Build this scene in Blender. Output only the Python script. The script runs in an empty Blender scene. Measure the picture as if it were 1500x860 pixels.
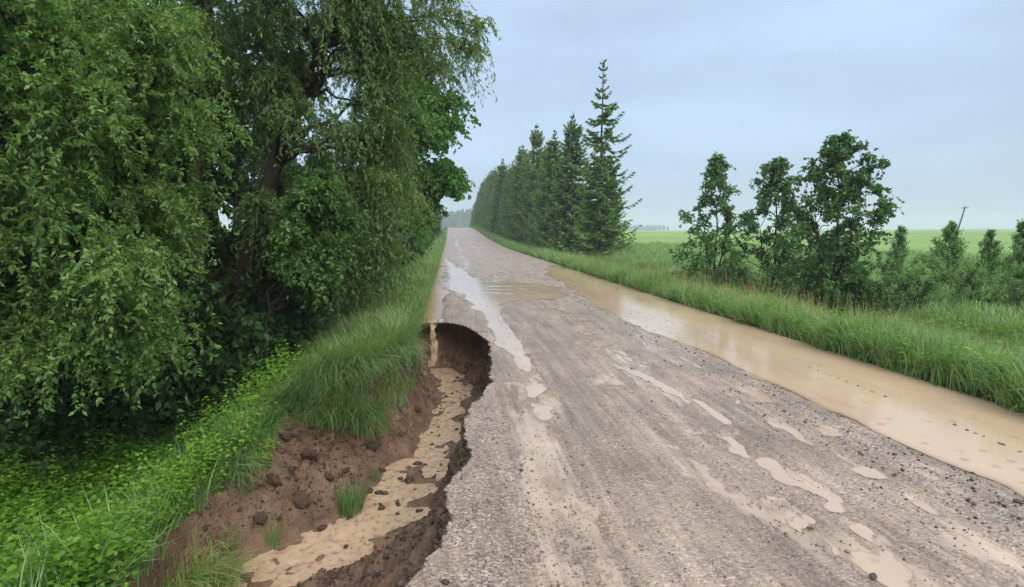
import bpy, math, numpy as np
from math import radians as R
rng = np.random.default_rng(7)
S = bpy.context.scene
C = bpy.data.collections.new('scene'); S.collection.children.link(C)

# ---------------------------------------------------------------- camera
CAM_H, F, PITCH, YAW = 1.65, 850.0, R(6.2), R(6.04)
cam = bpy.data.objects.new('camera', bpy.data.cameras.new('camera')); C.objects.link(cam)
cam.location = (0, 0, CAM_H); cam.rotation_euler = (R(90) - PITCH, R(0.25), -YAW)
cam.data.sensor_width = 36; cam.data.lens = 36 * F / 1500
cam.data.clip_start = .05; cam.data.clip_end = 20000
S.camera = cam
# ---------------------------------------------------------------- world: overcast rain sky
SUN_EL, SUN_AZ = 42, 155
w = bpy.data.worlds.new('World'); S.world = w; w.use_nodes = True
nt = w.node_tree; nt.nodes.clear()
def NN(t, typ, **k):
    n = t.nodes.new(typ)
    for a, b in k.items():
        if a.startswith('i_'):
            n.inputs[a[2:].replace('_', ' ')].default_value = b
        else: setattr(n, a, b)
    return n
sky = NN(nt, 'ShaderNodeTexSky', sky_type='NISHITA', sun_disc=False, sun_elevation=R(SUN_EL), sun_rotation=R(SUN_AZ), air_density=1.0, dust_density=4.0, ozone_density=2.0)
tc = NN(nt, 'ShaderNodeTexCoord')
mp = NN(nt, 'ShaderNodeMapping'); mp.inputs['Scale'].default_value = (1, 1, 3.4)
nz = NN(nt, 'ShaderNodeTexNoise', i_Scale=1.7, i_Detail=5.0, i_Roughness=.5)
sx = NN(nt, 'ShaderNodeSeparateXYZ')
grad = NN(nt, 'ShaderNodeValToRGB')
cr = grad.color_ramp; cr.elements[0].position = 0.0; cr.elements[0].color = (3.4, 4.2, 5.5, 1)
cr.elements[1].position = 1.0; cr.elements[1].color = (11.5, 12.3, 13.2, 1)
e = cr.elements.new(.10); e.color = (3.55, 4.7, 6.3, 1)
e = cr.elements.new(.34); e.color = (3.85, 5.05, 6.7, 1)
cl = NN(nt, 'ShaderNodeMapRange'); cl.inputs[1].default_value = .36; cl.inputs[2].default_value = .64; cl.inputs[3].default_value = .80; cl.inputs[4].default_value = 1.14
mul = NN(nt, 'ShaderNodeMixRGB', blend_type='MULTIPLY'); mul.inputs[0].default_value = 1
mix = NN(nt, 'ShaderNodeMixRGB'); mix.inputs[0].default_value = .88
bg = NN(nt, 'ShaderNodeBackground', i_Strength=.1); out = NN(nt, 'ShaderNodeOutputWorld')
L = nt.links.new
L(tc.outputs['Generated'], mp.inputs[0]); L(mp.outputs[0], nz.inputs['Vector']); L(tc.outputs['Generated'], sx.inputs[0])
L(sx.outputs['Z'], grad.inputs[0]); L(nz.outputs['Fac'], cl.inputs[0]); L(grad.outputs[0], mul.inputs[1]); L(cl.outputs[0], mul.inputs[2])
L(sky.outputs[0], mix.inputs[1]); L(mul.outputs[0], mix.inputs[2]); L(mix.outputs[0], bg.inputs[0]); L(bg.outputs[0], out.inputs[0])
sun = bpy.data.objects.new('sun', bpy.data.lights.new('sun', 'SUN')); C.objects.link(sun)
sun.data.energy = 1.5; sun.data.angle = R(40); sun.data.color = (1, .94, .86)
sun.rotation_euler = (R(90 - SUN_EL), 0, R(180 - SUN_AZ)); sun.location = (0, 0, 60)
S.view_settings.view_transform = 'Standard'; S.view_settings.look = 'None'; S.view_settings.exposure = .55; S.view_settings.gamma = 1

# ---------------------------------------------------------------- helpers
_cp, _sp, _cy, _sy = math.cos(PITCH), math.sin(PITCH), math.cos(YAW), math.sin(YAW)
FW = np.array([_sy * _cp, _cy * _cp, -_sp]); RT = np.array([_cy, -_sy, 0.]); UP = np.cross(RT, FW)
def ray(px, py): return FW + RT * (px - 750) / F + UP * (430 - py) / F
def at(px, py, z=0.0):
    d = ray(px, py); t = (z - CAM_H) / d[2]; return np.array([d[0] * t, d[1] * t, z])
def aty(px, py, Y):
    d = ray(px, py); t = Y / d[1]; return np.array([d[0] * t, Y, CAM_H + d[2] * t])

def _hash(ix, iy, s):
    h = (ix.astype(np.int64) * 374761393 + iy.astype(np.int64) * 668265263 + s * 974634777) & 0xffffffff
    h = ((h ^ (h >> 13)) * 1274126177) & 0xffffffff
    return ((h ^ (h >> 16)) & 0xffff) / 65535.0
def vnoise(x, y, s=0):
    ix, iy = np.floor(x), np.floor(y); fx, fy = x - ix, y - iy
    fx = fx * fx * (3 - 2 * fx); fy = fy * fy * (3 - 2 * fy)
    a = _hash(ix, iy, s); b = _hash(ix + 1, iy, s); c = _hash(ix, iy + 1, s); d = _hash(ix + 1, iy + 1, s)
    return (a + (b - a) * fx) * (1 - fy) + (c + (d - c) * fx) * fy - .5
def fbm(x, y, o=4, s=0):
    r = 0; a = 1
    for k in range(o):
        r = r + a * vnoise(x * 2 ** k + 17.3 * k, y * 2 ** k - 9.1 * k, s + k); a *= .5
    return r
def sm(t): t = np.clip(t, 0, 1); return t * t * (3 - 2 * t)
def pdist(x, y, P, closed=False):
    P = np.asarray(P, float); best = np.full(x.shape, 1e9); par = np.zeros(x.shape)
    n = len(P)
    for i in range(n if closed else n - 1):
        a, b = P[i][:2], P[(i + 1) % n][:2]; d = b - a; l2 = max(d @ d, 1e-9)
        t = np.clip(((x - a[0]) * d[0] + (y - a[1]) * d[1]) / l2, 0, 1)
        dd = np.hypot(x - a[0] - t * d[0], y - a[1] - t * d[1]); m = dd < best
        best = np.where(m, dd, best); par = np.where(m, i + t, par)
    return best, par
def inside(x, y, P):
    r = np.zeros(x.shape, bool); n = len(P); j = n - 1
    for i in range(n):
        xi, yi = P[i][0], P[i][1]; xj, yj = P[j][0], P[j][1]
        if yi != yj:
            r ^= ((yi > y) != (yj > y)) & (x < (xj - xi) * (y - yi) / (yj - yi) + xi)
        j = i
    return r
def smoothpoly(P, it=2):
    P = np.asarray(P, float)
    for _ in range(it):
        Q = [P[0]]
        for a, b in zip(P[:-1], P[1:]): Q += [a * .75 + b * .25, a * .25 + b * .75]
        Q.append(P[-1]); P = np.array(Q)
    return P

# ---------------------------------------------------------------- the plan of the place (metres)
XL, XR = -.62, 5.15
RIM = [at(*p) for p in [(599, 503), (601, 488), (609, 478), (622, 472), (650, 471), (680, 476), (697, 484), (712, 499), (719, 515), (722, 538), (714, 562), (702, 580), (686, 598), (675, 616), (670, 634), (676, 652), (678, 678), (668, 718), (652, 755), (632, 795), (617, 830), (604, 860)]] + [np.array([-.36, 2.0, 0]), np.array([-.6, 1.0, 0])]
RIM = smoothpoly(RIM, 2)
def resample(P, step):
    d = np.r_[0, np.cumsum(np.hypot(*np.diff(P[:, :2], axis=0).T))]; t = np.arange(0, d[-1], step)
    return np.stack([np.interp(t, d, P[:, k]) for k in range(P.shape[1])], 1)
RIM = resample(RIM, .045); _n = np.gradient(RIM[:, :2], axis=0); _n = np.stack([-_n[:, 1], _n[:, 0]], 1) / np.linalg.norm(_n, axis=1, keepdims=True)
_t = np.arange(len(RIM)) * .045
RIM[1:-1, :2] += (_n * (.10 * fbm(_t * 1.6, _t * 0, 3, 501) + .03 * fbm(_t * 9, _t * 0, 2, 505))[:, None])[1:-1]
STR = smoothpoly([at(636, 532, -.80), at(652, 545, -.82), at(672, 570, -.86), at(662, 590, -.9), at(645, 625, -.93), at(628, 665, -.97), at(598, 700, -1.0), at(568, 740, -1.04), at(520, 778, -1.08), at(445, 806, -1.12), at(362, 836, -1.16), at(310, 900, -1.2), np.array([-1.75, 1.2, -1.3])], 2)
HWP = np.interp(np.linspace(0, 1, len(STR)), [0, .08, .2, .35, .5, .6, .7, .8, 1], [.22, .40, .34, .30, .42, .48, .42, .34, .36])
PUD = smoothpoly([at(*p) for p in [(800, 387), (850, 395), (900, 407), (990, 439), (1090, 469), (1180, 499), (1300, 535), (1400, 568), (1500, 601)]] + [np.array([5.15, 3.5, 0]), np.array([5.1, -3, 0]), np.array([3.4, -3, 0]), np.array([3.5, 3.0, 0])] + [at(*p) for p in [(1500, 714), (1400, 680), (1300, 640), (1200, 592), (1100, 548), (1060, 528), (1000, 501), (930, 476), (882, 456), (858, 438), (836, 422), (800, 398)]], 1)
POOL = smoothpoly([at(*p) for p in [(650, 376), (653, 400), (655, 425), (653, 448), (644, 466), (640, 474), (612, 474), (610, 455), (622, 425), (636, 392), (646, 374)]], 1)
MID = smoothpoly([at(*p) for p in [(652, 377), (672, 391), (705, 411), (753, 411), (811, 417), (832, 428), (826, 437), (770, 438), (738, 441), (732, 456), (745, 474), (762, 505), (776, 530), (770, 545), (745, 520), (722, 488), (704, 462), (688, 440), (668, 424), (656, 424)]], 1)
spots = [(801, 604, .17, .42), (783, 562, .10, .5), (768, 530, .09, .5), (1107, 580, .16, .3), (1207, 633, .13, .2), (1132, 686, .15, .26), (1165, 757, .15, .12), (1267, 692, .13, .14), (1262, 778, .10, .14), (1292, 830, .12, .16), (1025, 636, .16, .12), (1075, 655, .10, .3), (1222, 744, .09, .12), (1075, 585, .07, .3), (1200, 715, .07, .25), (1350, 735, .08, .15), (1400, 800, .08, .12), (960, 560, .07, .4), (1150, 630, .06, .3), (922, 545, .16, .3), (914, 521, .16, .5), (890, 560, .18, .25), (1040, 600, .08, .5), (985, 575, .1, .4)]
SPOT = [(at(a, b), c * .78, d * .8) for a, b, c, d in spots]

def nat(x, y):
    edge = .09 * fbm(y * .8, x * 0 + 3.1, 3, 5)
    s = XL - x + edge
    zl = -1.25 * sm((s - .45) / 2.2) + .75 * sm((s - 4.2) / 5) + .05 * sm(s / .12) * (1 - sm((s - .2) / .3)) + .09 * sm(s / .6) * fbm(x * 1.7, y * 1.7, 3, 9)
    q = x - XR + edge
    zr = .05 * sm(q / .15) - .50 * sm((q - .5) / 1.8) + .38 * sm((q - 2.6) / 2.5) + .07 * sm(q / .6) * fbm(x * 1.3, y * 1.3, 3, 19)
    z = np.where(s > 0, zl, np.where(q > 0, zr, 0.0))
    rise = 2.45 * sm((y - 42) / 115.) - 5.5 * sm((y - 158) / 240.)
    rise = rise * (1 - sm((np.abs(x - 2) - 14) / 60.)) + (.25 + .9 * fbm(x * .004, y * .004, 2, 30)) * sm((np.abs(x - 2) - 20) / 60.) * sm((y - 20) / 80)
    return z + rise
def roadrelief(x, y):
    wx = x + .12 * np.sin(y * .31 + 1) + .05 * np.sin(y * .9)
    f = np.exp(-np.maximum(y - 5, 0) / 25.)
    r = .0035 * fbm(x * 26, y * 15, 2, 47) * np.exp(-np.maximum(y - 4, 0) / 8.) + .006 * fbm(wx * 5.5, y * .8, 4, 41) + .004 * fbm(x * 9, y * 6, 2, 44) * f
    for c, wd, dp in ((.72, .22, .005), (2.15, .28, .0035), (3.0, .2, .002), (1.45, .15, -.003)):
        r = r - dp * np.exp(-((wx - c) / wd) ** 2) * (1 + 1.2 * vnoise(x * 2, y * .7, 50))
    b = np.exp(-((wx - 2.15) / .42) ** 2) + .8 * np.exp(-((wx - .8) / .22) ** 2) + .75 * np.exp(-((wx - 2.95) / .25) ** 2) + .35 * np.exp(-((wx - 1.5) / .2) ** 2) * (y < 9)
    r = r - .014 * sm((fbm(x * 6.5, y * 2.2, 5, 81) - .17) / .2) * np.minimum(b, 1) * (1 - sm((y - 11) / 6))
    return r
def polymask(x, y, P, soft):
    d, _ = pdist(x, y, P, True); i = inside(x, y, P)
    sd = np.where(i, d, -d) + soft * .9 * fbm(x * 2.2, y * 1.2, 3, 77) * np.clip(y / 8, .5, 2)
    return sm(sd / soft + .5)
def atn(px, py):
    p = at(px, py, -.5)
    for _ in range(25): p = at(px, py, .5 * p[2] + .5 * float(nat(np.array([p[0]]), np.array([p[1]]))[0]))
    return p
BANK = smoothpoly([np.array([-2.6, 1.0, -.8])] + [at(*p) for p in [(205, 900, -.85), (228, 830, -.85), (262, 775, -.75), (305, 725, -.62), (342, 680, -.5), (376, 625, -.36), (400, 580, -.28), (440, 560, -.15), (485, 552, -.06), (526, 544, -.02), (560, 530, 0), (586, 520, 0), (599, 503, 0)]], 1)
WASH = np.vstack([RIM[:, :2], BANK[:, :2]])
PLVL, SLVL, MLVL = -.022, -.016, -.018
def height(x, y, full=False):
    x = np.asarray(x, float); y = np.asarray(y, float)
    z = nat(x, y)
    onroad = (x > XL - .1) & (x < XR + .1)
    near = onroad & (y < 90)
    zz = z[near]; xn, yn = x[near], y[near]
    zz = zz + roadrelief(xn, yn)
    m = polymask(xn, yn, PUD, .22); zz = zz - .055 * m
    k = yn < 40
    a = zz[k]; xk, yk = xn[k], yn[k]
    a = a - .035 * polymask(xk, yk, POOL, .2) - .030 * polymask(xk, yk, MID, .16)
    for c, rx, ry in SPOT:
        b = (np.abs(xk - c[0]) < 3 * rx) & (np.abs(yk - c[1]) < 3 * ry)
        if b.any():
            xb, yb = xk[b], yk[b]
            wxx = (xb - c[0] + .1 * fbm(xb * 4, yb * 3, 3, 60)) / rx; wyy = (yb - c[1] + .16 * fbm(xb * 5, yb * 3, 3, 65)) / ry
            a[b] -= .019 * sm(1.45 - np.hypot(wxx, wyy) * 1.05 + 1.1 * fbm(xb * 9, yb * 4, 3, 68))
    zz[k] = a; z[near] = zz
    ins = np.zeros(x.shape, bool)
    bb = (x > -4) & (x < 1) & (y > .9) & (y < 12.5)
    ii = inside(x[bb], y[bb], WASH); tmp = np.zeros(bb.sum(), bool); tmp[:] = ii; ins[bb] = tmp
    X, Y = x[ins], y[ins]; un = np.zeros(x.shape + (2,))
    if len(X):
        dr, _ = pdist(X, Y, RIM); dl, _ = pdist(X, Y, BANK); dc, par = pdist(X, Y, STR)
        zs = np.interp(par, np.arange(len(STR)), STR[:, 2]); hw = np.interp(par, np.arange(len(STR)), HWP)
        lump = fbm(X * 3.1, Y * 3.1, 4, 90)
        hw = hw * (1 + .9 * fbm(X * 1.8, Y * 1.8, 4, 144))
        ds = np.maximum(dc - hw, 0)
        bed = zs - .045 * sm((hw - dc) / .12) + .05 * sm((fbm(X * 4.5, Y * 4.5, 4, 140) - .12) / .2)
        dr2 = np.maximum(dr + .05 * lump * sm(dr / .15), 0)
        tr = dr2 / (dr2 + ds + .02); tl = dl / (dl + ds + .02)
        head = sm((Y - 6.0) / 2.0)
        er = .5 - .25 * head
        zr = bed * tr ** er + .05 * lump * (1 - tr) * sm(dr / .1)
        n0 = nat(X, Y)
        zl = n0 + (bed - n0) * (1 - (1 - tl) ** 1.15) + .16 * (lump + .5 * fbm(X * 9, Y * 9, 2, 93)) * np.minimum(sm(dl / .15), sm(ds / .12))
        wr = 1 / (dr + .02) ** 2; wl = 1 / (dl + .02) ** 2
        z[ins] = (wr * zr + wl * zl) / (wr + wl) + .02 * fbm(X * 14, Y * 14, 2, 97) * sm(dr / .1) * sm(ds / .05)
        if full:
            e = .02
            gx = (pdist(X + e, Y, RIM)[0] - dr) / e; gy = (pdist(X, Y + e, RIM)[0] - dr) / e
            amt = 0 * np.sin(np.pi * np.clip(dr / .34, 0, 1)) * sm(dr / .06) * (1 + .6 * lump)
            un[ins] = -np.stack([gx, gy], 1) * amt[:, None]
    return (z, ins, un) if full else z
def lipz(x, y): return nat(x, y) * (x > XL) + roadrelief(x, y) - .035 * polymask(x, y, POOL, .2)
def hz(x, y): return float(height(np.array([x]), np.array([y]))[0])

def mesh_np(name, V, Fc, mat, parent=None, attrs=None, smooth=False, fattrs=None):
    """V (n,3), Fc (m,k) -> ONE mesh object"""
    me = bpy.data.meshes.new(name); V = np.asarray(V, np.float32); Fc = np.asarray(Fc, np.int32)
    k = Fc.shape[1]; m = len(Fc)
    me.vertices.add(len(V)); me.vertices.foreach_set('co', V.ravel())
    me.loops.add(m * k); me.loops.foreach_set('vertex_index', Fc.ravel())
    me.polygons.add(m); me.polygons.foreach_set('loop_start', np.arange(0, m * k, k, dtype=np.int32))
    for a, v in (attrs or {}).items():
        at_ = me.attributes.new(a, 'FLOAT', 'POINT'); at_.data.foreach_set('value', np.asarray(v, np.float32))
    if smooth: me.polygons.foreach_set('use_smooth', np.ones(m, bool))
    me.update(calc_edges=True)
    if mat: me.materials.append(mat)
    o = bpy.data.objects.new(name, me); C.objects.link(o)
    if parent: o.parent = parent
    return o
def thing(name, label, cat, loc=(0, 0, 0), rotz=0, group=None):
    o = bpy.data.objects.new(name, None); C.objects.link(o); o.empty_display_size = .2
    o.location = loc; o.rotation_euler = (0, 0, rotz); o['label'] = label; o['category'] = cat
    if group: o['group'] = group
    return o
def tag(o, label=None, cat=None, group=None, kind=None):
    for k, v in (('label', label), ('category', cat), ('group', group), ('kind', kind)):
        if v: o[k] = v
    return o
def dup(root, loc, rotz, sc=1, label=None, group=None):
    r = root.copy(); C.objects.link(r); r.location = loc; r.rotation_euler = (0, 0, rotz)
    r.scale = (sc, sc, sc) if not hasattr(sc, '__len__') else sc
    if label: r['label'] = label
    if group: r['group'] = group
    for ch in list(root.children):
        c = ch.copy(); C.objects.link(c); c.parent = r
    return r

# ---------------------------------------------------------------- materials
class M:
    def __init__(s, name):
        s.m = bpy.data.materials.new(name); s.m.use_nodes = True; s.t = s.m.node_tree; s.t.nodes.clear()
        s.out = s.t.nodes.new('ShaderNodeOutputMaterial')
    def n(s, typ, **k): return NN(s.t, typ, **k)
    def l(s, a, b): s.t.links.new(a, b)
    def coord(s, scale=(1, 1, 1), obj=False):
        c = s.n('ShaderNodeTexCoord'); m = s.n('ShaderNodeMapping'); m.inputs['Scale'].default_value = scale
        s.l(c.outputs['Object'], m.inputs[0]); return m.outputs[0]
    def noise(s, vec, scale, detail=4, rough=.55):
        n = s.n('ShaderNodeTexNoise', i_Scale=float(scale), i_Detail=float(detail), i_Roughness=rough); s.l(vec, n.inputs['Vector']); return n.outputs['Fac']
    def voro(s, vec, scale, feat='F1', out='Distance'):
        n = s.n('ShaderNodeTexVoronoi', feature=feat, i_Scale=float(scale)); s.l(vec, n.inputs['Vector']); return n.outputs[out]
    def ramp(s, fac, *st, interp='LINEAR'):
        n = s.n('ShaderNodeValToRGB'); n.color_ramp.interpolation = interp; e = n.color_ramp.elements
        while len(e) < len(st): e.new(.5)
        for i, (p, c) in enumerate(st):
            e[i].position = p; e[i].color = (*c, 1) if hasattr(c, '__len__') else (c, c, c, 1)
        s.l(fac, n.inputs[0]); return n.outputs[0]
    def mix(s, fac, a, b, mode='MIX'):
        n = s.n('ShaderNodeMixRGB', blend_type=mode)
        for i, v in enumerate((fac, a, b)):
            if isinstance(v, (int, float)): n.inputs[i].default_value = v if i == 0 else (v, v, v, 1)
            elif isinstance(v, tuple): n.inputs[i].default_value = (*v, 1)
            else: s.l(v, n.inputs[i])
        return n.outputs[0]
    def math(s, op, a, b=None, clamp=False):
        n = s.n('ShaderNodeMath', operation=op, use_clamp=clamp)
        for i, v in enumerate((a, b)):
            if v is None: continue
            if isinstance(v, (int, float)): n.inputs[i].default_value = v
            else: s.l(v, n.inputs[i])
        return n.outputs[0]
    def mrange(s, v, a, b, c=0., d=1.):
        n = s.n('ShaderNodeMapRange'); s.l(v, n.inputs[0])
        for i, q in enumerate((a, b, c, d)): n.inputs[i + 1].default_value = q
        return n.outputs[0]
    def attr(s, name, typ='GEOMETRY'):
        n = s.n('ShaderNodeAttribute', attribute_name=name, attribute_type=typ); return n.outputs['Fac']
    def bump(s, h, strength=.5, dist=.01, prev=None):
        n = s.n('ShaderNodeBump', i_Strength=strength, i_Distance=dist); s.l(h, n.inputs['Height'])
        if prev is not None: s.l(prev, n.inputs['Normal'])
        return n.outputs[0]
    def bsdf(s, col, rough=.6, normal=None, spec=.5, ior=None, surf=True):
        p = s.n('ShaderNodeBsdfPrincipled')
        for key, v in (('Base Color', col), ('Roughness', rough), ('Specular IOR Level', spec), ('IOR', ior)):
            if v is None: continue
            if isinstance(v, (int, float)): p.inputs[key].default_value = v
            elif isinstance(v, tuple): p.inputs[key].default_value = (*v, 1)
            else: s.l(v, p.inputs[key])
        if normal is not None: s.l(normal, p.inputs['Normal'])
        if surf: s.l(p.outputs[0], s.out.inputs[0])
        return p.outputs[0]

def mat_road():
    m = M('wet_gravel'); v = m.coord(); vs = m.coord((1, .07, 1)); vm = m.coord((1, .35, 1))
    n1 = m.noise(v, 1.3, 4); st = m.noise(vs, 9, 5, .6); st2 = m.noise(vm, 2.6, 5, .62)
    cell = m.voro(v, 75, out='Color'); cd = m.voro(v, 75); cell2 = m.voro(v, 34, out='Color'); cd2 = m.voro(v, 34)
    sep = m.n('ShaderNodeSeparateColor'); m.l(cell, sep.inputs[0])
    sep2 = m.n('ShaderNodeSeparateColor'); m.l(cell2, sep2.inputs[0])
    base = m.ramp(st, (.32, (.23, .156, .105)), (.5, (.355, .255, .18)), (.66, (.49, .37, .272)))
    tyre = m.noise(m.coord((1, .02, 1)), 26, 3, .6); base = m.mix(1.0, base, m.ramp(tyre, (.35, .80), (.62, 1.10)), 'MULTIPLY')
    stone = m.ramp(sep.outputs[0], (0, (.12, .083, .062)), (.35, (.27, .19, .145)), (.6, (.39, .29, .225)), (.85, (.48, .38, .30)), (1, (.70, .59, .49)))
    grav = m.attr('gravel'); gfac = m.math('MULTIPLY', m.mrange(m.noise(v, 3.0, 4), .35, .6, .35, .85), m.mrange(grav, 0, 1, .55, 1))
    col = m.mix(gfac, base, stone)
    bigmask = m.math('GREATER_THAN', sep2.outputs[1], .82)
    bigs = m.math('MULTIPLY', bigmask, m.math('LESS_THAN', cd2, .33))
    col = m.mix(m.math('MULTIPLY', bigs, m.mrange(grav, 0, 1, .35, .9)), col, m.ramp(sep2.outputs[0], (0, (.12, .1, .09)), (1, (.5, .43, .37))))
    mud = m.math('ADD', m.attr('mud'), m.mrange(st2, .3, .75, -.48, .48)); mud = m.math('ADD', mud, m.mrange(tyre, .3, .7, -.16, .16)); mud = m.mrange(mud, .40, .60, 0, 1)
    col = m.mix(m.math('MULTIPLY', mud, .85), col, m.ramp(st2, (.3, (.43, .31, .21)), (.7, (.56, .42, .30))))
    col = m.mix(1.0, col, m.ramp(n1, (.3, .74), (.7, 1.14)), 'MULTIPLY'); col = m.mix(1.0, col, m.ramp(m.noise(m.coord((1, .12, 1)), 4.5, 6, .65), (.36, .86), (.6, 1.06)), 'MULTIPLY')
    rough = m.mix(mud, m.ramp(m.noise(vm, 4, 4), (.38, .27), (.62, .62)), .16)
    b = m.bump(m.math('MULTIPLY', cd, -1), .55, .008); b = m.bump(m.math('MULTIPLY', cd2, -1), .35, .012, b)
    b = m.bump(st, .25, .02, b); b = m.bump(tyre, .4, .02, b); b = m.bump(m.noise(v, 160, 2), .3, .004, b)
    flat = m.n('ShaderNodeNewGeometry').outputs['Normal']
    nn = m.n('ShaderNodeMix', data_type='VECTOR'); m.l(m.math('MULTIPLY', mud, .8), nn.inputs[0]); m.l(b, nn.inputs[4]); m.l(flat, nn.inputs[5])
    m.bsdf(col, rough, nn.outputs[1], .5); return m.m
def mat_soil(name='wet_soil'):
    m = M(name); v = m.coord(); n = m.noise(v, 5, 6, .65); n2 = m.noise(v, 38, 4, .7); vo = m.voro(v, 42)
    col = m.ramp(n, (.3, (.078, .040, .022)), (.5, (.165, .092, .053)), (.72, (.27, .165, .102)))
    col = m.mix(m.ramp(n2, (.45, 0.), (.75, .55)), col, (.24, .17, .12))
    # layers of gravel just under the road surface
    z = m.n('ShaderNodeSeparateXYZ'); m.l(v, z.inputs[0]); zz = m.math('ADD', z.outputs['Z'], m.math('MULTIPLY', m.math('SUBTRACT', n, .5), .12))
    lay = m.mrange(zz, -.13, -.03, 0, .55); col = m.mix(lay, col, (.17, .12, .09))
    b = m.bump(n, .8, .06); b = m.bump(n2, .8, .018, b); b = m.bump(vo, .5, .01, b)
    m.bsdf(col, m.ramp(n2, (.3, .35), (.7, .75)), b, .4); return m.m
def mat_ground():
    m = M('ground_cover_soil'); v = m.coord(); n = m.noise(v, .9, 6, .6); g = m.noise(v, 9, 5, .7)
    x = m.n('ShaderNodeSeparateXYZ'); m.l(v, x.inputs[0])
    col = m.mix(m.ramp(g, (.35, 0.), (.65, 1.)), (.035, .028, .015), (.045, .075, .02))
    fn = m.noise(m.coord((.012, .05, 1)), 1, 6, .6)
    field = m.ramp(fn, (.3, (.17, .29, .075)), (.55, (.23, .35, .095)), (.75, (.28, .40, .12)))
    far = m.attr('field'); col = m.mix(far, col, field)
    m.bsdf(col, .85, m.bump(g, .5, .05), .2); return m.m
def mat_leaf(name, c0, c1, c2, trans=.35, rough=.5, inst=False, spec=.35, yellow=None):
    m = M(name); t = m.attr('tint', 'INSTANCER' if inst else 'GEOMETRY')
    v = m.coord(); n = m.noise(v, 1.1, 3)
    f = m.math('ADD', m.math('MULTIPLY', t, .7), m.math('MULTIPLY', n, .35))
    if inst: f = m.math('ADD', m.math('MULTIPLY', f, .6), m.mrange(m.attr('bt'), 0, 1, -.08, .5))
    if not inst: f = m.math('ADD', f, m.mrange(m.n('ShaderNodeObjectInfo').outputs['Random'], 0, 1, -.12, .14))
    col = m.ramp(f, (.1, c0), (.5, c1), (.9, c2))
    if yellow:
        a = m.attr('along'); col = m.mix(m.math('MULTIPLY', m.math('GREATER_THAN', a, .5), .8), col, yellow)
    p = m.bsdf(col, rough, None, spec, surf=False)
    tr = m.n('ShaderNodeBsdfTranslucent'); m.l(m.mix(1.0, col, (1.5, 1.6, .7), 'MULTIPLY'), tr.inputs[0])
    mx = m.n('ShaderNodeMixShader'); mx.inputs[0].default_value = trans; m.l(p, mx.inputs[1]); m.l(tr.outputs[0], mx.inputs[2]); m.l(mx.outputs[0], m.out.inputs[0])
    return m.m
def mat_bark(name, c0, c1):
    m = M(name); v = m.coord((1, 1, .25)); n = m.noise(v, 22, 6, .7)
    m.bsdf(m.ramp(n, (.3, c0), (.7, c1)), .75, m.bump(n, .8, .02), .3); return m.m
def mat_water(name, deep=(.56, .395, .26), shallow=(.36, .235, .14), flow=0., rain=1., edge=.012, rough=.07):
    m = M(name); v = m.coord(); d = m.attr('depth')
    n = m.noise(m.coord((1, .3, 1)), 1.4, 5, .6); n3 = m.noise(v, 9, 4)
    col = m.mix(m.mrange(d, .0, .03), shallow, deep); col = m.mix(1.0, col, m.ramp(n, (.3, .86), (.7, 1.1)), 'MULTIPLY')
    if flow > .5: col = m.mix(m.ramp(n3, (.45, 0.), (.62, .5)), col, (.56, .43, .31)); col = m.mix(m.ramp(m.noise(v, 17, 3), (.52, 0.), (.66, .6)), col, (.2, .125, .08))
    vd = m.voro(v, 7.5); vc = m.voro(v, 7.5, out='Color'); sp = m.n('ShaderNodeSeparateColor'); m.l(vc, sp.inputs[0])
    ring = m.math('MULTIPLY', m.math('SINE', m.math('MULTIPLY', vd, 60)), m.mrange(vd, .02, .30, 1, 0)); ring = m.math('MULTIPLY', ring, m.math('GREATER_THAN', sp.outputs[0], .45))
    b = m.bump(ring, .6 * rain, .006)
    b = m.bump(m.noise(v, 11 if not flow else 9, 3 if not flow else 6), .25 + .35 * flow, .006 + .02 * flow, b)
    spk = m.voro(v, 45); b = m.bump(m.mrange(spk, 0, .12, 1, 0), .5 * rain, .005, b)
    p = m.bsdf(col, rough + .08 * flow, b, .5, 1.33, surf=False)
    a = m.mrange(m.math('ADD', d, m.math('MULTIPLY', m.math('SUBTRACT', n3, .5), edge * .6)), 0, edge)
    tr = m.n('ShaderNodeBsdfTransparent'); mx = m.n('ShaderNodeMixShader'); m.l(a, mx.inputs[0]); m.l(tr.outputs[0], mx.inputs[1]); m.l(p, mx.inputs[2]); m.l(mx.outputs[0], m.out.inputs[0])
    return m.m
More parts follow.
